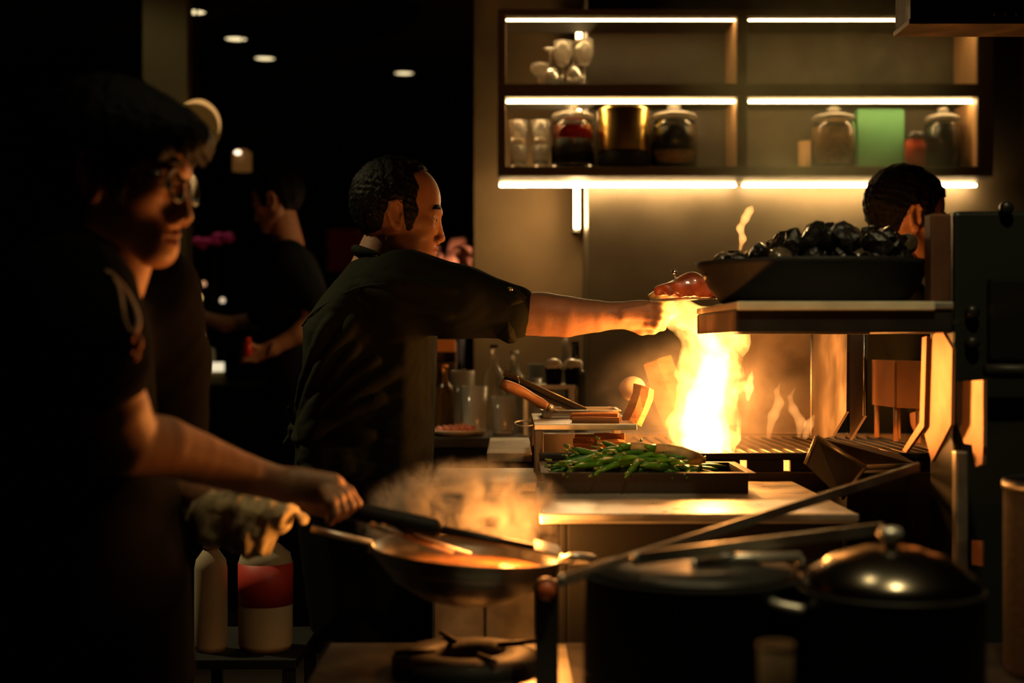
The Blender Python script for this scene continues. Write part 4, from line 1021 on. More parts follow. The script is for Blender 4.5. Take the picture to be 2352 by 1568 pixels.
cf.grid(); cf.warp(lambda x, y, z: .0018*vnoise(np.stack([x, y, z], -1)*45))
cfo = obj('rolled_cuff', cf.mesh(1), M['jacket'], chef)
seam = [jk.hit(a, b) for a, b in ((694, 748), (715, 722), (745, 700), (790, 674), (830, 658), (880, 652), (935, 655))]
seam = [p+np.array([0, -.0008, 0]) for p in seam if p is not None]
obj('yoke_seam', tube(spline(seam, 4), .0022, 6), mat('seam_thread', (.004, .004, .004), .95), jo)
p = cf.hit(1172, 664); q = cf.hit(1205, 690)
if p is not None and q is not None:
    d = q-p
    obj('sleeve_tab', rbox((p+q)/2+np.array([0, -.002, 0]), (np.linalg.norm(d), .004, .018), .0015, rotm(0, math.atan2(-d[2], d[0]), 0)), M['jacket'], cfo)
    obj('button', lathe([(0, 0), (.006, 0), (.006, .003), (0, .004)], p+np.array([0, -.004, 0]), 14, (0, -1, 0)), M['steel_dim'], cfo)
# collar and the orange band of the apron at the nape
cl = hc+V3(-38, 0, -98)
def ringpts(c, rx, ry, tilt, a0, a1, n=24):
    out = []
    for t in np.linspace(a0, a1, n):
        v = np.array([rx*math.cos(t), ry*math.sin(t), 0]); out.append(c+rotm(0, tilt, 0) @ v)
    return out
nc = P(864, 588, CYc)
obj('collar', tube(ringpts(nc+V3(6, 0, -4), .056, .066, math.radians(20), 0, 2*math.pi, 40), .011, 10, False), M['jacket'], jo)
obj('apron_band', tube(ringpts(nc+V3(10, 0, -6), .056, .072, math.radians(14), math.radians(150), math.radians(275), 20), .0055, 8), M['orange_strap'], chef)
# waist knot of the apron
wk_ = jk.hit(690, 990)
kf = Field(.004); kc = P(676, 985, 3.24)
kf.ell(kc, (.016, .02, .014), .01); kf.cone(kc, P(662, 935, 3.22), .006, .004, .006); kf.cone(kc, P(652, 1020, 3.22), .007, .005, .006); kf.cone(kc, P(700, 1005, 3.10), .006, .004, .006)
obj('apron_knot', kf.mesh(1), M['jacket'], chef)
ap = Field(.006); ap.slab(pxpoly([(676, 1095), (668, 1130), (690, 1300), (715, 1480), (985, 1480), (988, 1300), (984, 1110), (830, 1105)], 3.2), JY, .20, .12, .02)
ap.warp(lambda x, y, z: .004*np.sin(x*70+z*9)*np.clip((1.0-z)*3, 0, 1)); obj('apron', ap.mesh(1), M['trouser'], chef)
legs(chef, (X(840, 3.27), 3.27, .85), (X(850, 3.27), 3.38, 0), (X(830, 3.27), 3.17, 0))
# bottle in his hand
bt = thing('squeeze_bottle', 'pale yellow squeeze bottle tipped over the flame in the cook\'s hand', 'bottle', P(1512, 690, AY+.01))
ba, bb = P(1503, 668, AY+.010), P(1560, 752, AY+.012); ax = (bb-ba)/np.linalg.norm(bb-ba); L_ = np.linalg.norm(bb-ba)
ym = mat('yellow_plastic', (.72, .50, .20), .4)
obj('bottle_body', lathe([(0, .012), (.021, .012), (.022, .018), (.022, L_*.62), (.018, L_*.7), (.010, L_*.76), (0, L_*.76)], ba, 28, ax), ym, bt)
obj('bottle_base', lathe([(0, 0), (.0165, 0), (.018, .003), (.018, .0115), (0, .0115)], ba, 28, ax), ym, bt)
obj('nozzle', lathe([(0, L_*.765), (.009, L_*.765), (.003, L_), (0, L_)], ba, 20, ax), mat('nozzle_red', (.55, .06, .02), .4), bt)

# ------------------------------------------------------------------ the man in glasses at the wok
LY = 1.9
hl = P(251, 380, LY); RL = headR(-7, 2)
nk2 = Field(.004); nk2.cone(hl+V3(-10, 0, -62), P(175, 610, LY), .055, .062, .03); nk2.ell(hl+V3(14, 0, -62), V3(44, 44, 38), .03); nk2.cone(hl+V3(30, 0, -85), P(250, 640, LY), .04, .05, .03)
ra = Field(.003)
ra.chain([P(205, 780, 1.74), P(232, 862, 1.75), P(262, 940, 1.77), P(292, 1015, 1.80)], [.045, .045, .043, .041], .003)
ra.chain([P(292, 1015, 1.80), P(375, 1024, 1.84), P(452, 1050, 1.88), P(560, 1088, 1.93), P(655, 1114, 1.98)], [.042, .0385, .034, .0275, .023], .003)
ra.cone(P(655, 1114, 1.98), P(745, 1128, 2.0), .022, .023, .012); ra.cone(P(690, 1104, 1.98), P(762, 1112, 1.985), .018, .016, .012)
HYr = 2.0
for i, (bx, by, dy) in enumerate(((770, 1108, 0), (766, 1114, -.018), (758, 1122, -.034), (748, 1130, -.048))):
    fingers(ra, [[P(bx, by, HYr+dy*.6), P(bx+30-6*i, by+22, HYr+dy-.006), P(bx+48-10*i, by+48, HYr+dy-.004), P(bx+34-8*i, by+66, HYr+dy+.012)]], .0095)
    ra.ell(P(bx+2, by, HYr+dy*.6), V3(10, 9, 9), .006)
ra.chain([P(690, 1140, 2.01), P(726, 1160, 2.03), P(760, 1172, 2.035), P(792, 1180, 2.03)], [.015, .0125, .011, .008], .008)
# far arm down into the cloth
fa = Field(.004); fa.chain([P(350, 700, 2.16), P(385, 900, 2.20), P(392, 1010, 2.2), P(430, 1130, 2.16), P(500, 1160, 2.10)], [.06, .045, .044, .030, .025], .004)
fa.cone(P(500, 1160, 2.10), P(600, 1180, 2.08), .03, .026, .012)
for i in range(4): fa.chain([P(585, 1168+5*i, 2.06+.01*i), P(618, 1176+5*i, 2.06+.01*i), P(612, 1195+3*i, 2.07+.01*i)], [.0095, .009, .007], .004)
fa.chain([P(550, 1180, 2.06), P(575, 1195, 2.05), P(598, 1202, 2.05)], [.013, .011, .008], .006)
tb2 = Field(.01); tb2.slab(pxpoly([(150, 600), (40, 660), (-40, 800), (-60, 1300), (330, 1300), (320, 1000), (300, 760), (240, 640)], 1.95), 1.95, .13, .10)
man = person('man in glasses and black T-shirt cooking at the wok', (X(150, 1.95), 1.95, 0), hl, RL, 1.0, 'thick', [nk2.mesh(1), ra.mesh(1), fa.mesh(1), tb2.mesh(1)], M['skin_pale'])
ts = Field(.005)
ts.slab(pxpoly([(150, 545), (70, 590), (0, 645), (-70, 760), (-95, 1000), (-80, 1300), (-70, 1620), (350, 1620), (352, 1300), (345, 1100), (330, 950), (318, 800), (305, 700), (270, 632), (232, 606)], 1.92), 1.96, .19, .13, .02)
ts.cone(P(165, 690, 1.80), P(215, 800, 1.745), .085, .070, .04); ts.cone(P(215, 800, 1.745), P(232, 845, 1.75), .068, .058, .02)
ts.cone(P(335, 680, 2.12), P(375, 830, 2.19), .082, .070, .04); ts.cone(P(375, 830, 2.19), P(392, 985, 2.2), .068, .058, .02)
ts.warp(lambda x, y, z: .003*vnoise(np.stack([x, y, z], -1)*22))
tso = obj('t_shirt', ts.mesh(1), M['shirt'], man)
obj('neck_band', tube(ringpts(P(205, 588, LY), .070, .068, math.radians(34), 0, 2*math.pi, 40), .006, 8, False), M['shirt'], tso)
ap2 = Field(.006); ap2.slab(pxpoly([(20, 1050), (-40, 1600), (420, 1600), (405, 1350), (385, 1180), (355, 1040)], 1.92), 1.97, .21, .14, .02); obj('apron', ap2.mesh(1), M['trouser'], man)
# leather strap of the apron hanging at the chest
def on_shirt(px, py):
    q = ts.hit(px, py); return (q if q is not None else P(px, py, 1.80))-np.array([0, .006, 0])
sp1 = [on_shirt(*p) for p in ((244, 624), (262, 634), (290, 665), (312, 705), (321, 740), (312, 768))]
sp2 = [on_shirt(*p) for p in ((256, 630), (276, 660), (284, 700), (290, 735), (303, 765))]
for q in sp1+sp2: q[1] = min(q[1], 1.86)
dstrap = sp1[-1][1]
lst = obj('leather_strap', join(tube(spline(sp1, 5), .0034, 8), tube(spline(sp2, 5), .0026, 8)), M['leather'], man)
def lp(px, py): return P(px, py, dstrap-.004)
obj('snap_hook', join(tube(spline([lp(308, 766), lp(302, 785), lp(318, 800), lp(322, 780), lp(308, 766)], 4), .0028, 8, False),
    tube(spline([lp(312, 795), lp(302, 810), lp(309, 826), lp(317, 812), lp(312, 795)], 4), .0026, 8, False)), M['orange_strap'], lst)
# glasses
def L2W(x, y, z): return place((np.array([[x, y, z]])*mm, []), hl, RL, 1.0)[0][0]
gm = mat('black_acetate', (.01, .01, .01), .2)
gl = obj('glasses', join(*[tube([L2W(108-3*math.cos(t)-.10*abs(s*33+21*math.sin(t)), s*33+21*math.sin(t), -28+20*math.cos(t)) for t in np.linspace(0, 2*math.pi, 33)], .0028, 8, False) for s in (-1, 1)],
    tube(spline([L2W(106, -12, -22), L2W(111, 0, -20), L2W(106, 12, -22)], 5), .0022, 8), *[tube(spline([L2W(102, s*54, -20), L2W(90, s*66, -16), L2W(40, s*76, -4), L2W(0, s*80, -2), L2W(-12, s*79, -18)], 5), .0024, 8) for s in (-1, 1)]), gm, man)
for s in (-1, 1):
    n = 20; ring = [L2W(107-.10*abs(s*33+19*math.sin(t)), s*33+19*math.sin(t), -28+18.5*math.cos(t)) for t in np.linspace(0, 2*math.pi, n, endpoint=False)]
    obj('lens', plate(ring, RL @ V3(1.0, 0, 0)), M['glass'], gl, smooth=False)
legs(man, (X(150, 1.95), 1.97, .85), (X(180, 1.95), 2.08, 0), (X(150, 1.95), 1.87, 0))
# checked cloth round the wok handle
cm = mat('stained_tea_towel', (.58, .48, .28), .9, noise=.75, nscale=26, stretch=(1.8, 1, .35), bump=.4, bscale=200)
ck = Field(.0035)
CYk = 2.07
ck.slab(pxpoly([(428, 1192), (446, 1156), (486, 1122), (520, 1130), (560, 1127), (612, 1136), (640, 1148), (684, 1160), (714, 1200), (700, 1208), (676, 1178), (664, 1210), (640, 1232), (622, 1272), (580, 1280), (545, 1266), (510, 1256), (470, 1248), (440, 1222)], CYk), CYk, .055, .022, .01)
ck.warp(lambda x, y, z: .0019*np.sin(x*105+z*22+9*y)+.0015*np.sin(x*260-z*40+1.3)+.0022*vnoise(np.stack([x, y, z], -1)*60))
tag(obj('tea_towel', ck.mesh(1), cm), 'stained grey tea towel wrapped round the wok handle', 'towel')

# ------------------------------------------------------------------ the cook behind the pan of charcoal
def simple_torso(c_sh, w, hip, depth, h=.009):
    """c_sh: middle of the shoulders, hip: middle of the hips"""
    f = Field(h); c = np.asarray(c_sh, float); hp_ = np.asarray(hip, float)
    f.cone(c+np.array([0, -w, -.03]), c+np.array([0, w, -.03]), .065, .065, .05)
    f.ell((c*.72+hp_*.28), (depth, w*1.02, .2), .06); f.ell((c*.3+hp_*.7), (depth*.95, w*.9, .22), .06)
    return f
tc = P(2075, 487, 3.7); RT = headR(6, 6)
nk3 = Field(.006); nk3.cone(tc+V3(-15, 0, -70), tc+V3(-35, 0, -190), .055, .062, .03)
sh3 = tc+V3(-40, 0, -230)
a3 = Field(.007)
for s in (-1, 1):
    a3.chain([sh3+V3(0, s*190, -30), sh3+V3(40, s*230, -300), sh3+V3(260, s*150, -380)], [.045, .04, .028], .02)
    a3.cone(sh3+V3(260, s*150, -380), sh3+V3(330, s*140, -385), .03, .026, .01)
    for i in range(4): a3.chain([sh3+V3(325, s*(120+16*i), -385), sh3+V3(360, s*(120+16*i), -392), sh3+V3(375, s*(120+16*i), -412)], [.009, .0085, .007], .004)
    a3.chain([sh3+V3(275, s*120, -380), sh3+V3(310, s*100, -385), sh3+V3(335, s*98, -392)], [.012, .010, .008], .006)
cook3 = person('cook with black hair half hidden behind the charcoal pan', (tc[0]-.04, 3.7, 0), tc, RT, 1.0, 'short', [nk3.mesh(1), a3.mesh(1)], M['skin'])
f = simple_torso(sh3, .17, (sh3[0], 3.7, .95), .115)
for s in (-1, 1): f.cone(sh3+V3(0, s*180, -30), sh3+V3(30, s*222, -240), .068, .055, .03)
obj('jacket', f.mesh(1), M['jacket'], cook3); legs(cook3, (tc[0]-.04, 3.7, .85), (tc[0], 3.8, 0), (tc[0]-.04, 3.6, 0))

# ------------------------------------------------------------------ the barman in the far background
BY = 5.6
bc = P(640, 452, BY); RB = headR(168, 12)
nk4 = Field(.006); nk4.cone(bc+V3(12, 0, -65), bc+V3(40, 0, -190), .055, .06, .03)
sh4 = P(670, 590, BY)
a4 = Field(.006)
a4.chain([sh4+V3(20, -190, -20), P(725, 720, 5.42), P(690, 765, 5.40), P(625, 800, 5.38)], [.05, .042, .038, .027], .02)
a4.cone(P(625, 800, 5.38), P(585, 815, 5.38), .03, .032, .012)
for i in range(4): a4.chain([P(585, 803+8*i, 5.36), P(560, 800+9*i, 5.35), P(552, 810+8*i, 5.38)], [.0095, .009, .0075], .004)
a4.chain([P(592, 800, 5.36), P(574, 790, 5.34), P(560, 788, 5.34)], [.012, .010, .008], .006)
a4.chain([sh4+V3(0, 190, -20), P(590, 735, 5.85), P(520, 745, 5.9), P(455, 722, 5.95)], [.045, .036, .032, .024], .02)
a4.cone(P(455, 722, 5.95), P(435, 716, 5.95), .028, .024, .01)
for i in range(4): a4.chain([P(438, 708+5*i, 5.94), P(420, 705+6*i, 5.94), P(414, 712+5*i, 5.96)], [.009, .0085, .007], .004)
a4.chain([P(446, 708, 5.93), P(434, 698, 5.92), P(424, 696, 5.92)], [.011, .009, .007], .006)
bar = person('barman in dark shirt with bare forearms in the far background', (sh4[0], BY, 0), bc, RB, 1.0, 'short', [nk4.mesh(1), a4.mesh(1)], M['skin'])
f = simple_torso(sh4, .17, (sh4[0]+.03, BY, .92), .13)
f.cone(sh4+V3(20, -180, -20), P(728, 700, 5.42), .075, .06, .04); f.cone(sh4+V3(0, 180, -20), P(600, 715, 5.82), .075, .06, .04)
obj('shirt', f.mesh(1), M['navy'], bar); legs(bar, (sh4[0]+.03, BY, .85), (sh4[0], BY+.1, 0), (sh4[0], BY-.1, 0))
obj('wrist_watch', tube([P(621, 802, 5.38)+V3(0, 31*math.cos(t), 0)+np.array([.014*math.sin(t), 0, .031*math.sin(t)]) for t in np.linspace(0, 6.283, 25)], .005, 8, False), M['dark'], bar)
rc = thing('red_bottle_cap', 'small red capped bottle in the barman\'s hand', 'bottle', P(568, 790, 5.36))
obj('bottle', lathe([(0, -.03), (.014, -.03), (.015, .01), (.009, .02), (0, .02)], P(570, 800, 5.33), 16), mat('red_bright', (.8, .06, .03), .4), rc)
obj('cap', lathe([(0, .021), (.010, .021), (.010, .04), (0, .041)], P(570, 800, 5.33), 16), MATS['red_bright'], rc)
# a guest beyond the centre cook, only face and a raised hand show
gY = 6.2; gc = P(1022, 572, gY); RG = headR(-30, 0)
ga = Field(.006); sh5 = gc+V3(-30, 0, -230)
ga.cone(gc+V3(-12, 0, -65), gc+V3(-30, 0, -190), .052, .06, .03)
ga.chain([sh5+V3(0, -180, -30), sh5+V3(60, -230, -260), P(1066, 632, 6.0), P(1068, 608, 6.0)], [.045, .038, .028, .024], .02)
ga.cone(P(1068, 608, 6.0), P(1069, 592, 6.0), .026, .030, .012)
for i in range(4): ga.chain([P(1060+6*i, 588, 6.0), P(1059+7*i, 572+2*abs(i-1), 5.99), P(1061+6*i, 560+3*abs(i-1), 5.97)], [.0095, .009, .007], .004)
ga.chain([P(1060, 600, 5.98), P(1051, 588, 5.97), P(1050, 578, 5.96)], [.012, .010, .008], .006)
ga.chain([sh5+V3(0, 180, -30), sh5+V3(20, 210, -300), sh5+V3(200, 170, -380)], [.045, .04, .03], .02)
guest = person('pale guest with raised hand glimpsed beyond the centre cook\'s face', (sh5[0], gY, 0), gc, RG, .95, 'short', [ga.mesh(1)], mat('skin_rosy', (.62, .30, .22), .5))
f = simple_torso(sh5, .16, (sh5[0], gY, .92), .115)
for s in (-1, 1): f.cone(sh5+V3(0, s*170, -30), sh5+V3(60, s*228, -260), .065, .052, .03)
f.cone(sh5+V3(60, -230, -260), P(1066, 628, 6.0), .05, .038, .02)
obj('shirt', f.mesh(1), M['navy'], guest); legs(guest, (sh5[0], gY, .85), (sh5[0], gY+.1, 0), (sh5[0], gY-.1, 0))
# ================================================================== BACKGROUND COUNTER AND BAR
BZ = .93; cY0, cY1 = 4.0, 4.62
pc = thing('prep_counter', 'dark prep counter with glassware in front of the brown wall', 'counter', (.3, 4.3, 0))
obj('counter_top', pbox(X(985, cY0)-.1, .75, cY0, cY1, BZ-.03, BZ, .004), M['black_steel'], pc, smooth=False)
obj('counter_body', pbox(X(985, cY0)-.09, .74, cY0+.02, cY1, .08, BZ-.031), M['dark'], pc, smooth=False)
obj('plinth', pbox(X(985, cY0)-.07, .72, cY0+.05, cY1-.02, 0, .08), M['dark'], pc, smooth=False)
pt = thing('serving_plate', 'white serving plate of sliced meat at the edge of the prep counter', 'plate', (X(1050, 4.1), 4.1, BZ))
obj('plate', lathe([(0, 0), (.05, 0), (.085, .014), (.087, .017), (.05, .006), (0, .005)], (X(1048, 4.1), 4.1, BZ), 36), M['white'], pt)
for i in range(5): 
    c = np.array([X(1010+16*i, 4.1), 4.08+.01*(i % 2), BZ+.016+.002*i])
    tag(obj('meat_slice', rbox(c, (.022, .05, .016), .006, rotm(.1, .3, .2*i)), mat('cured_meat', (.45, .13, .07), .5, noise=.3, nscale=40)), ['leftmost slice of red meat on the white serving plate', 'second slice of red meat from the left on the plate', 'middle slice of red meat on the white serving plate', 'second slice of red meat from the right on the plate', 'rightmost slice of red meat on the white serving plate'][i], 'meat', 'meat slices on the serving plate')
def gbottle(px, Y, h, r, lab, m, cap=None, name='bottle', group='bottles and glasses on the prep counter'):
    x = X(px, Y); t = thing(name, lab, 'bottle', (x, Y, BZ), group)
    obj('bottle_body', lathe([(0, 0), (r*.95, 0), (r, .008), (r, h*.6), (r*.8, h*.68), (r*.35, h*.76), (r*.33, h*.94), (r*.4, h*.945), (r*.4, h*.96), (0, h*.96)], (x, Y, BZ), 24), m, t)
    obj('cap', lathe([(0, h*.962), (r*.36, h*.962), (r*.36, h), (0, h)], (x, Y, BZ), 16), cap or M['dark'], t)
amber = mat('amber_glass', (.55, .28, .08), .05, trans=.85, ior=1.4); dkgreen = mat('dark_bottle_glass', (.02, .025, .012), .08)
gbottle(1322, 4.33, .27, .033, 'dark slender bottle nearest the stone panel on the prep counter', dkgreen)
gbottle(1300, 4.45, .30, .034, 'tall clear bottle standing behind the dark slender bottle', M['frost'], M['white'])
gbottle(1182, 4.52, .24, .036, 'clear bottle left of the white bowls on the prep counter', M['frost'], M['steel'])
gbottle(1135, 4.42, .26, .034, 'clear bottle third from the stone panel, behind the tongs', M['frost'])
gbottle(1022, 4.3, .20, .028, 'amber bottle beside the cook\'s chest', amber, M['orange_strap'])
def ctumbler(px, Y, h, r, lab):
    x = X(px, Y); t = thing('drinking_glass', lab, 'glass', (x, Y, BZ), 'drinking glasses on the prep counter')
    obj('wall', lathe([(r*.82, .012), (r, h), (r*.94, h), (r*.76, .014), (0, .013)], (x, Y, BZ), 22), M['frost'], t)
    obj('thick_base', lathe([(0, 0), (r*.78, 0), (r*.82, .011), (0, .011)], (x, Y, BZ), 22), M['frost'], t)
ctumbler(1090, 4.15, .14, .04, 'tall clear glass behind the serving plate'); ctumbler(1215, 4.34, .16, .042, 'tall clear glass between the tongs and the white bowls')
ctumbler(1062, 4.4, .18, .04, 'clear glass deeper on the counter behind the serving plate'); ctumbler(1155, 4.15, .11, .036, 'short clear glass behind the tongs handle')
ctumbler(1245, 4.45, .2, .045, 'tall glass standing behind the left white bowl')
fr_ = thing('steel_stand', 'small pale steel stand under the two black cups', 'stand', (X(1265, 4.12), 4.15, BZ))
zf = Z(884, 4.08)
obj('stand_top', pbox(X(1200, 4.08), X(1322, 4.08), 4.08, 4.24, zf-.012, zf, .002), M['white'], fr_, smooth=False)
for a in (X(1203, 4.08), X(1320, 4.08)-.012):
    for b in (4.085, 4.222): obj('leg', pbox(a, a+.012, b, b+.012, BZ, zf-.012, .001), M['white'], fr_, smooth=False)
for px, lab in ((1272, 'black cup with a white napkin, left of the two on the stand'), (1316, 'black cup with a white napkin, right of the two on the stand')):
    x = X(px, 4.14); t = thing('black_cup', lab, 'cup', (x, 4.14, zf), 'black cups on the steel stand')
    obj('cup', lathe([(0, 0), (.022, 0), (.026, .05), (.023, .05), (.020, .004), (0, .004)], (x, 4.14, zf), 24), M['dark'], t)
    obj('napkin', ball((x, 4.14, zf+.054), .027, 3, (1, 1, .8), .15, px), M['white'], t)
oc = thing('orange_crate', 'orange wooden crate beyond the cook\'s sleeve', 'crate', (X(1020, 4.5), 4.52, BZ))
obj('crate_front', pbox(X(985, 4.48), X(1045, 4.48), 4.48, 4.5, BZ, Z(810, 4.48)-.03, .003), mat('dark_crate', (.05, .03, .015), .7), oc, smooth=False)
obj('crate_board', pbox(X(985, 4.48), X(1046, 4.48), 4.475, 4.5, Z(808, 4.48), Z(780, 4.48), .003), mat('orange_wood', (.7, .3, .10), .6), oc, smooth=False)
obj('crate_back', pbox(X(985, 4.48), X(1045, 4.48), 4.58, 4.60, BZ, Z(785, 4.48), .003), MATS['dark_crate'], oc, smooth=False)
obj('crate_side', pbox(X(1040, 4.48), X(1047, 4.48), 4.501, 4.579, BZ, Z(785, 4.48), .002), MATS['dark_crate'], oc, smooth=False)

# the bar behind
ZB = 1.0
br = thing('bar_counter', 'black bar counter in the far left background', 'bar', (-1.7, 6.9, 0))
obj('bar_top', pbox(-2.7, -.7, 6.55, 7.2, ZB-.04, ZB, .004), M['dark'], br, smooth=False)
obj('bar_front', pbox(-2.68, -.72, 6.6, 7.18, 0, ZB-.041), M['dark'], br, smooth=False)
def tea(px, py, Y, lab, col=(1, .55, .22), e=1.6, r=.018):
    c = P(px, py, Y); h = max(.03, c[2]-ZB)
    t = thing('candle_glass', lab, 'candle', (c[0], c[1], ZB), 'candle glasses on the bar')
    obj('holder', lathe([(0, 0), (r*1.2, 0), (r*.5, .01), (r*.4, h-.03), (r*.9, h-.02), (r*.9, h-.012), (0, h-.012)], (c[0], c[1], ZB), 16), M['dark'], t)
    obj('candle_flame', ball((c[0], c[1], ZB+h), r*.75, 2, (1, 1, 1.15)), mat('candle_glow_%d' % px, col, .5, emit=col, estr=e), t)
for a in [(440, 645, 6.75, 'candle glass on the bar, left of the highest pair', (1, .55, .25), .7), (468, 652, 6.98, 'candle glass on the bar, right of the highest pair', (1, .5, .25), .5), (456, 684, 6.82, 'brightest amber candle glass on the bar beside the pillar', (1, .65, .2), 1.0, .024),
          (511, 690, 6.84, 'lone pale candle glass left of the barman', (1, .75, .5), .7), (463, 770, 6.9, 'small dim candle glass above the two white cards', (1, .5, .3), .35), (491, 765, 6.95, 'small pinkish candle glass above the two white cards', (1, .45, .35), .7)]: tea(*a)
ch_ = thing('card_holder', 'small olive box with two self-glowing white cards on the bar', 'card holder', (X(482, 6.66), 6.66, ZB))
cardm = mat('glowing_card', (.9, .85, .7), .6, emit=(1, .85, .55), estr=.9)  # paper cards glow by themselves in place of light falling on them
obj('box', pbox(X(450, 6.64), X(513, 6.64), 6.64, 6.72, ZB, Z(858, 6.64), .004), mat('olive_box', (.25, .21, .08), .7), ch_, smooth=False)
obj('card', pbox(X(441, 6.62), X(476, 6.62), 6.62, 6.63, Z(853, 6.62), Z(832, 6.62), .002), cardm, ch_, smooth=False)
obj('card', pbox(X(483, 6.62), X(514, 6.62), 6.62, 6.63, Z(853, 6.62), Z(832, 6.62), .002), cardm, ch_, smooth=False)
obj('card_foot', pbox(X(441, 6.62), X(514, 6.62), 6.632, 6.639, ZB, Z(840, 6.62), .001), MATS['olive_box'], ch_, smooth=False)
t = thing('salt_shaker', 'pale shaker standing behind the two white cards', 'shaker', (X(486, 6.75), 6.75, ZB))
obj('shaker_body', lathe([(0, 0), (.022, 0), (.018, Z(812, 6.75)-ZB), (0, Z(812, 6.75)-ZB)], (X(486, 6.75), 6.75, ZB), 20), M['white'], t)
obj('shaker_cap', lathe([(.019, Z(812, 6.75)-ZB), (.012, Z(800, 6.75)-ZB), (0, Z(799, 6.75)-ZB)], (X(486, 6.75), 6.75, ZB), 20), M['white'], t)
# lamps in the dark
gl_ = P(452, 292, 6.0)
lmp = thing('globe_lamp', 'round amber globe lamp glowing behind the man\'s hair', 'lamp', gl_-np.array([0, 0, .12]))
obj('globe', ball(gl_, S(56, 6.0), 4), mat('amber_globe', (.10, .05, .015), .35, emit=(.9, .42, .08), estr=.05), lmp)
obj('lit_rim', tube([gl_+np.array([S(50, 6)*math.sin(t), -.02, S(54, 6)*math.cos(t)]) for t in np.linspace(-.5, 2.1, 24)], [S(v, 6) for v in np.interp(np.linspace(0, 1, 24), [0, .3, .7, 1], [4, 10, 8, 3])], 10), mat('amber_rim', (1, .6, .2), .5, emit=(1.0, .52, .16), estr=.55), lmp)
obj('hanging_rod', tube([gl_+np.array([0, 0, S(56, 6)]), np.array([gl_[0], gl_[1], 2.8])], .004, 8), M['dark'], lmp)
pl_ = P(556, 395, 7.0)
lm2 = thing('pendant_lamp', 'small amber jar pendant lamp in the dark background', 'lamp', pl_)
obj('shade', lathe([(0, 0), (S(22, 7), .004), (S(22, 7), S(44, 7)), (S(10, 7), S(52, 7)), (0, S(52, 7))], pl_, 24), mat('amber_shade', (.2, .1, .03), .4, emit=(.8, .34, .08), estr=.08), lm2)
obj('bulb', ball(P(546, 350, 6.92), S(7, 7), 2, (1.2, 1, .8)), mat('bulb', (1, .8, .6), .4, emit=(1, .75, .5), estr=2.5), lm2)
obj('cord', tube([pl_+np.array([0, 0, S(52, 7)]), np.array([pl_[0], pl_[1], 2.8])], .003, 6), M['dark'], lm2)
tb_ = thing('added_guest_table', 'unseen table added to carry the candle that lights the guest', 'table', (-.13, 5.98, 0))  # table and candle added out of sight to light the guest's face
obj('table_top', lathe([(0, .97), (.1, .97), (.1, 1.0), (0, 1.0)], (-.13, 5.98, 0), 28), M['dark'], tb_)
obj('table_leg', lathe([(0, 0), (.09, 0), (.09, .015), (.02, .03), (.02, .97), (0, .97)], (-.13, 5.98, 0), 20), M['dark'], tb_)
cg = thing('added_guest_candle', 'added candle hidden by the brown wall to light the guest', 'candle', (-.125, 5.98, 1.0))
obj('candle_stick', lathe([(0, 0), (.03, 0), (.03, .006), (.012, .012), (.011, .25), (0, .25)], (-.125, 5.98, 1.0), 16), M['white'], cg)
obj('candle_flame', ball((-.125, 5.98, 1.275), .012, 2, (.8, .8, 1.8)), mat('candle_glow', (1, .6, .25), .5, emit=(1, .55, .22), estr=6), cg)
L = bpy.data.lights.new('guest_fill_light', 'POINT'); L.energy = 6.0; L.color = (1, .5, .25); L.shadow_soft_size = .012  # fill lamp for the guest's face, set at the added candle
lo = bpy.data.objects.new('guest_fill_light', L); COL.objects.link(lo); lo.parent = cg; lo.location = (0, 0, .31)
def flower(px, py, Y, lab, col, e, r):
    c = P(px, py, Y); t = thing('flower_vase', lab, 'flowers', (c[0], c[1], ZB))
    obj('vase', lathe([(0, 0), (.03, 0), (.02, max(.05, c[2]-ZB-.06)), (.025, max(.06, c[2]-ZB-.04)), (0, max(.05, c[2]-ZB-.045))], (c[0], c[1], ZB), 20), M['dark'], t)
    m = mat('petal_%d' % px, col, .6, emit=col, estr=e) if e else mat('petal_%d' % px, col, .6)
    q = random.Random(px)
    for i in range(9): obj('blossom', ball(c+np.array([q.uniform(-1.6, 1.6)*r, q.uniform(-1, 1)*r, q.uniform(-.6, .6)*r]), r*.6, 2, (1, 1, .7), .2, i), m, t)
flower(493, 556, 6.9, 'vase of magenta flowers on the bar by the pillar', (.75, .05, .28), 0, .05)
L = bpy.data.lights.new('bar_spot', 'SPOT'); L.energy = 5; L.color = (1, .75, .6); L.spot_size = math.radians(24); L.spot_blend = .5; L.shadow_soft_size = .03
sl = thing('bar_spotlight', 'small ceiling spotlight aimed at the flowers on the bar, outside the view', 'spotlight', (P(493, 0, 6.9)[0], 6.1, 2.8))
obj('spot_can', lathe([(0, 0), (.035, 0), (.04, -.09), (.036, -.09), (.03, -.01), (0, -.01)], (P(493, 0, 6.9)[0], 6.1, 2.8), 20), M['dark'], sl)
lo = bpy.data.objects.new('bar_spot', L); COL.objects.link(lo); lo.parent = sl; lo.location = (0, 0, -.1)
dv = Vector(P(493, 560, 6.9))-Vector((P(493, 0, 6.9)[0], 6.1, 2.7)); lo.rotation_euler = dv.to_track_quat('-Z', 'Y').to_euler()
tag(obj('menu_board', rbox(P(792, 575, 7.4), (.18, .02, .22), .004), mat('dark_red_board', (.22, .02, .02), .7)), 'dark red board in the background left of the cook\'s nape', 'board')
MB_ = bpy.data.objects['menu_board']
obj('board_post', tube([P(792, 600, 7.42), np.array([P(792, 600, 7.42)[0], 7.42, 0])], .012, 8), M['dark'], MB_)
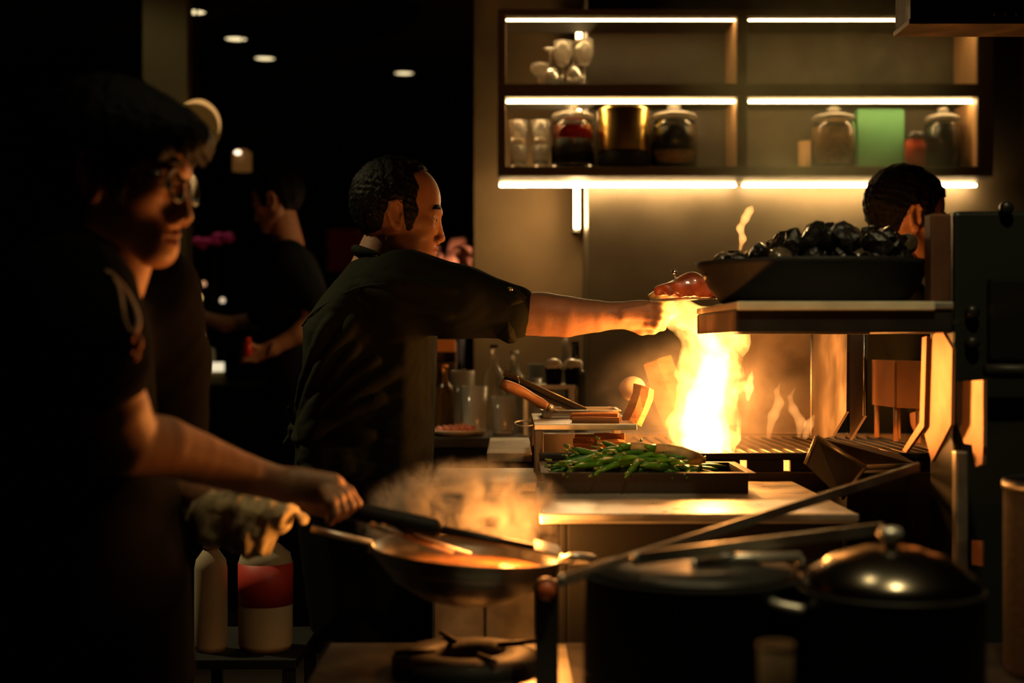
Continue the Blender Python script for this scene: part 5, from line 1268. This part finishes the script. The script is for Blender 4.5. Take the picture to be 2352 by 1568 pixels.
# ================================================================== FIRE AND SMOKE
FY = 3.05
def flame_mesh(pts, Y, h=.004, k=.03, amp=.009, fr=38, depth=1.0):
    f = Field(h)
    for a, b in zip(pts[:-1], pts[1:]):
        if a is None or b is None: continue
        f.cone(P(a[0], a[1], Y+(a[3] if len(a) > 3 else 0)), P(b[0], b[1], Y+(b[3] if len(b) > 3 else 0)), S(a[2], Y), S(b[2], Y), k)
    f.warp(lambda x, y, z: amp*vnoise(np.stack([x+.02*np.sin(z*30), y, z*.55], -1)*fr)+amp*.5*vnoise(np.stack([x, y, z*.6], -1)*fr*2.2))
    return f.mesh(1)
big = [(1615, 1034, 66), (1612, 985, 62), (1618, 930, 58), (1628, 880, 56), (1640, 830, 54), (1645, 785, 52), (1612, 752, 46), (1576, 734, 34), (1544, 724, 20), (1512, 712, 6), None,
       (1640, 790, 46), (1672, 770, 30), (1700, 782, 16), (1718, 790, 6), None, (1628, 880, 50), (1585, 850, 24), (1572, 815, 8), None,
       (1600, 1000, 40), (1560, 985, 22), (1540, 970, 7), None, (1650, 900, 36), (1690, 880, 18), (1704, 850, 6), None, (1640, 1020, 40), (1672, 1000, 16), (1682, 960, 6), None,
       (1590, 745, 26), (1560, 705, 14), (1548, 672, 5), None, (1625, 750, 36), (1668, 745, 26), (1706, 752, 8)]
core = [(1618, 1034, 52), (1614, 980, 44), (1620, 920, 34), (1634, 870, 28), (1644, 820, 24), (1630, 780, 16), (1604, 757, 8), None, (1645, 1030, 30), (1660, 985, 14)]
fl = thing('grill_flame', 'tall bright yellow flame leaping from the grill to the cook\'s hand', 'flame', P(1620, 1034, FY))
obj('flame_mantle', flame_mesh(big, FY), vol_mat('flame_mantle_gas', 0, emit=(1.0, .46, .085), estr=75, noise=True, nscale=22, lo=.36, hi=.68), fl)
obj('flame_core', flame_mesh(core, FY, amp=.007), vol_mat('flame_core_gas', 0, emit=(1.0, .70, .30), estr=60, noise=True, nscale=12, lo=.25, hi=.6), fl)
def lamp(name, par, p, power, rad, col=(1.0, .34, .065)):
    L = bpy.data.lights.new(name, 'POINT'); L.energy = power; L.color = col; L.shadow_soft_size = rad
    o = bpy.data.objects.new(name, L); COL.objects.link(o); o.parent = par; o.location = np.asarray(p)-wloc(par)
lamp('flame_light', fl, P(1620, 960, FY), FLAME_W*.55, .03); lamp('flame_light', fl, P(1632, 840, FY), FLAME_W*.45, .03)
wisps = [([(1700, 572, 4), (1706, 548, 7), (1700, 525, 7), (1712, 500, 8), (1722, 484, 7), (1728, 472, 3)], 2.7, 'thin curl of flame licking up above the charcoal pan', 26),
         ([(1718, 918, 6), (1720, 890, 10), (1724, 868, 6), (1728, 850, 2)], 3.05, 'small detached flame right of the tall flame', 26),
         ([(1765, 1000, 5), (1776, 955, 12), (1790, 925, 10), (1784, 898, 5), (1792, 880, 2)], 3.1, 'faint wavering flame between the tall flame and the splash panels', 7),
         ([(1835, 1000, 6), (1840, 970, 12), (1822, 940, 10), (1814, 912, 5), (1826, 890, 2)], 3.12, 'faint forked flame in front of the splash panels', 7),
         ([(1850, 1000, 8), (1858, 975, 10), (1868, 955, 4)], 3.08, 'low flame at the right end of the ember bed', 9),
         ([(1548, 712, 6), (1540, 690, 8), (1552, 668, 6), (1560, 650, 2)], 2.98, 'small red flame licking the bottle and the ribs', 10)]
for i, (pts, Y, lab, e) in enumerate(wisps):
    tag(obj('flame_wisp', flame_mesh(pts, Y, .002, .008, .0016, 70), vol_mat('wisp_gas_%d' % i, 0, emit=(1.0, .40, .10), estr=e*4.0, noise=False)), lab, 'flame')
# low flames added at the wok to give its lamps a source
sb = thing('wok_flame', 'low orange flames added at the right end of the wok for its light', 'flame', P(1205, 1268, 2.14))
obj('flame_tongue', flame_mesh([(1212, 1268, 16), (1216, 1240, 18), (1224, 1210, 10), (1232, 1186, 3)], 2.14, .003, .012, .003, 50), vol_mat('wok_flame_gas', 0, emit=(1.0, .38, .08), estr=9, noise=True, nscale=24, lo=.3, hi=.65), sb)
obj('flame_tongue', flame_mesh([(1180, 1268, 14), (1178, 1246, 14), (1186, 1224, 8), (1184, 1206, 3)], 2.16, .003, .012, .003, 50), vol_mat('added_flame_gas_low', 0, emit=(1.0, .38, .08), estr=6, noise=True, nscale=24, lo=.3, hi=.65), sb)
lamp('wok_fill_light', sb, P(1216, 1200, 2.12), WOK_LAMP_W*.5, .03); lamp('wok_fill_light', sb, P(1200, 1215, 2.27), WOK_LAMP_W*.75, .03)

# smoke: scattering volumes with real extent, lit by the flames and the strips
def smoke(name, lab, c, r, dens, nscale, lo=.42, hi=.72, col=(.9, .85, .78), aniso=.25):
    c = np.asarray(c, float)
    o = obj(name, ball((0, 0, 0), 1, 3, r), None, mats=[vol_mat(name+'_gas', dens, col, nscale=nscale, lo=lo, hi=hi, aniso=aniso, fade=r)])
    o.data.transform(Matrix.Translation(Vector(o.location))); o.location = c
    return tag(o, lab, 'smoke', kind='stuff')
smoke('wok_smoke', 'orange lit smoke billowing up from the wok', P(1070, 1190, 2.42), (S(265, 2.42), .14, S(150, 2.42)), 130, 24, .45, .68)
smoke('fire_smoke', 'orange smoke around the foot of the tall flame', P(1600, 930, 3.18), (S(300, 3.18), .17, S(190, 3.18)), 8.0, 14, .35, .75)
smoke('grill_smoke', 'hazy smoke rising past the right half of the lit shelf', P(1880, 130, 4.2), (.55, .36, .75), 1.8, 4, .35, .8, (.85, .9, .6))
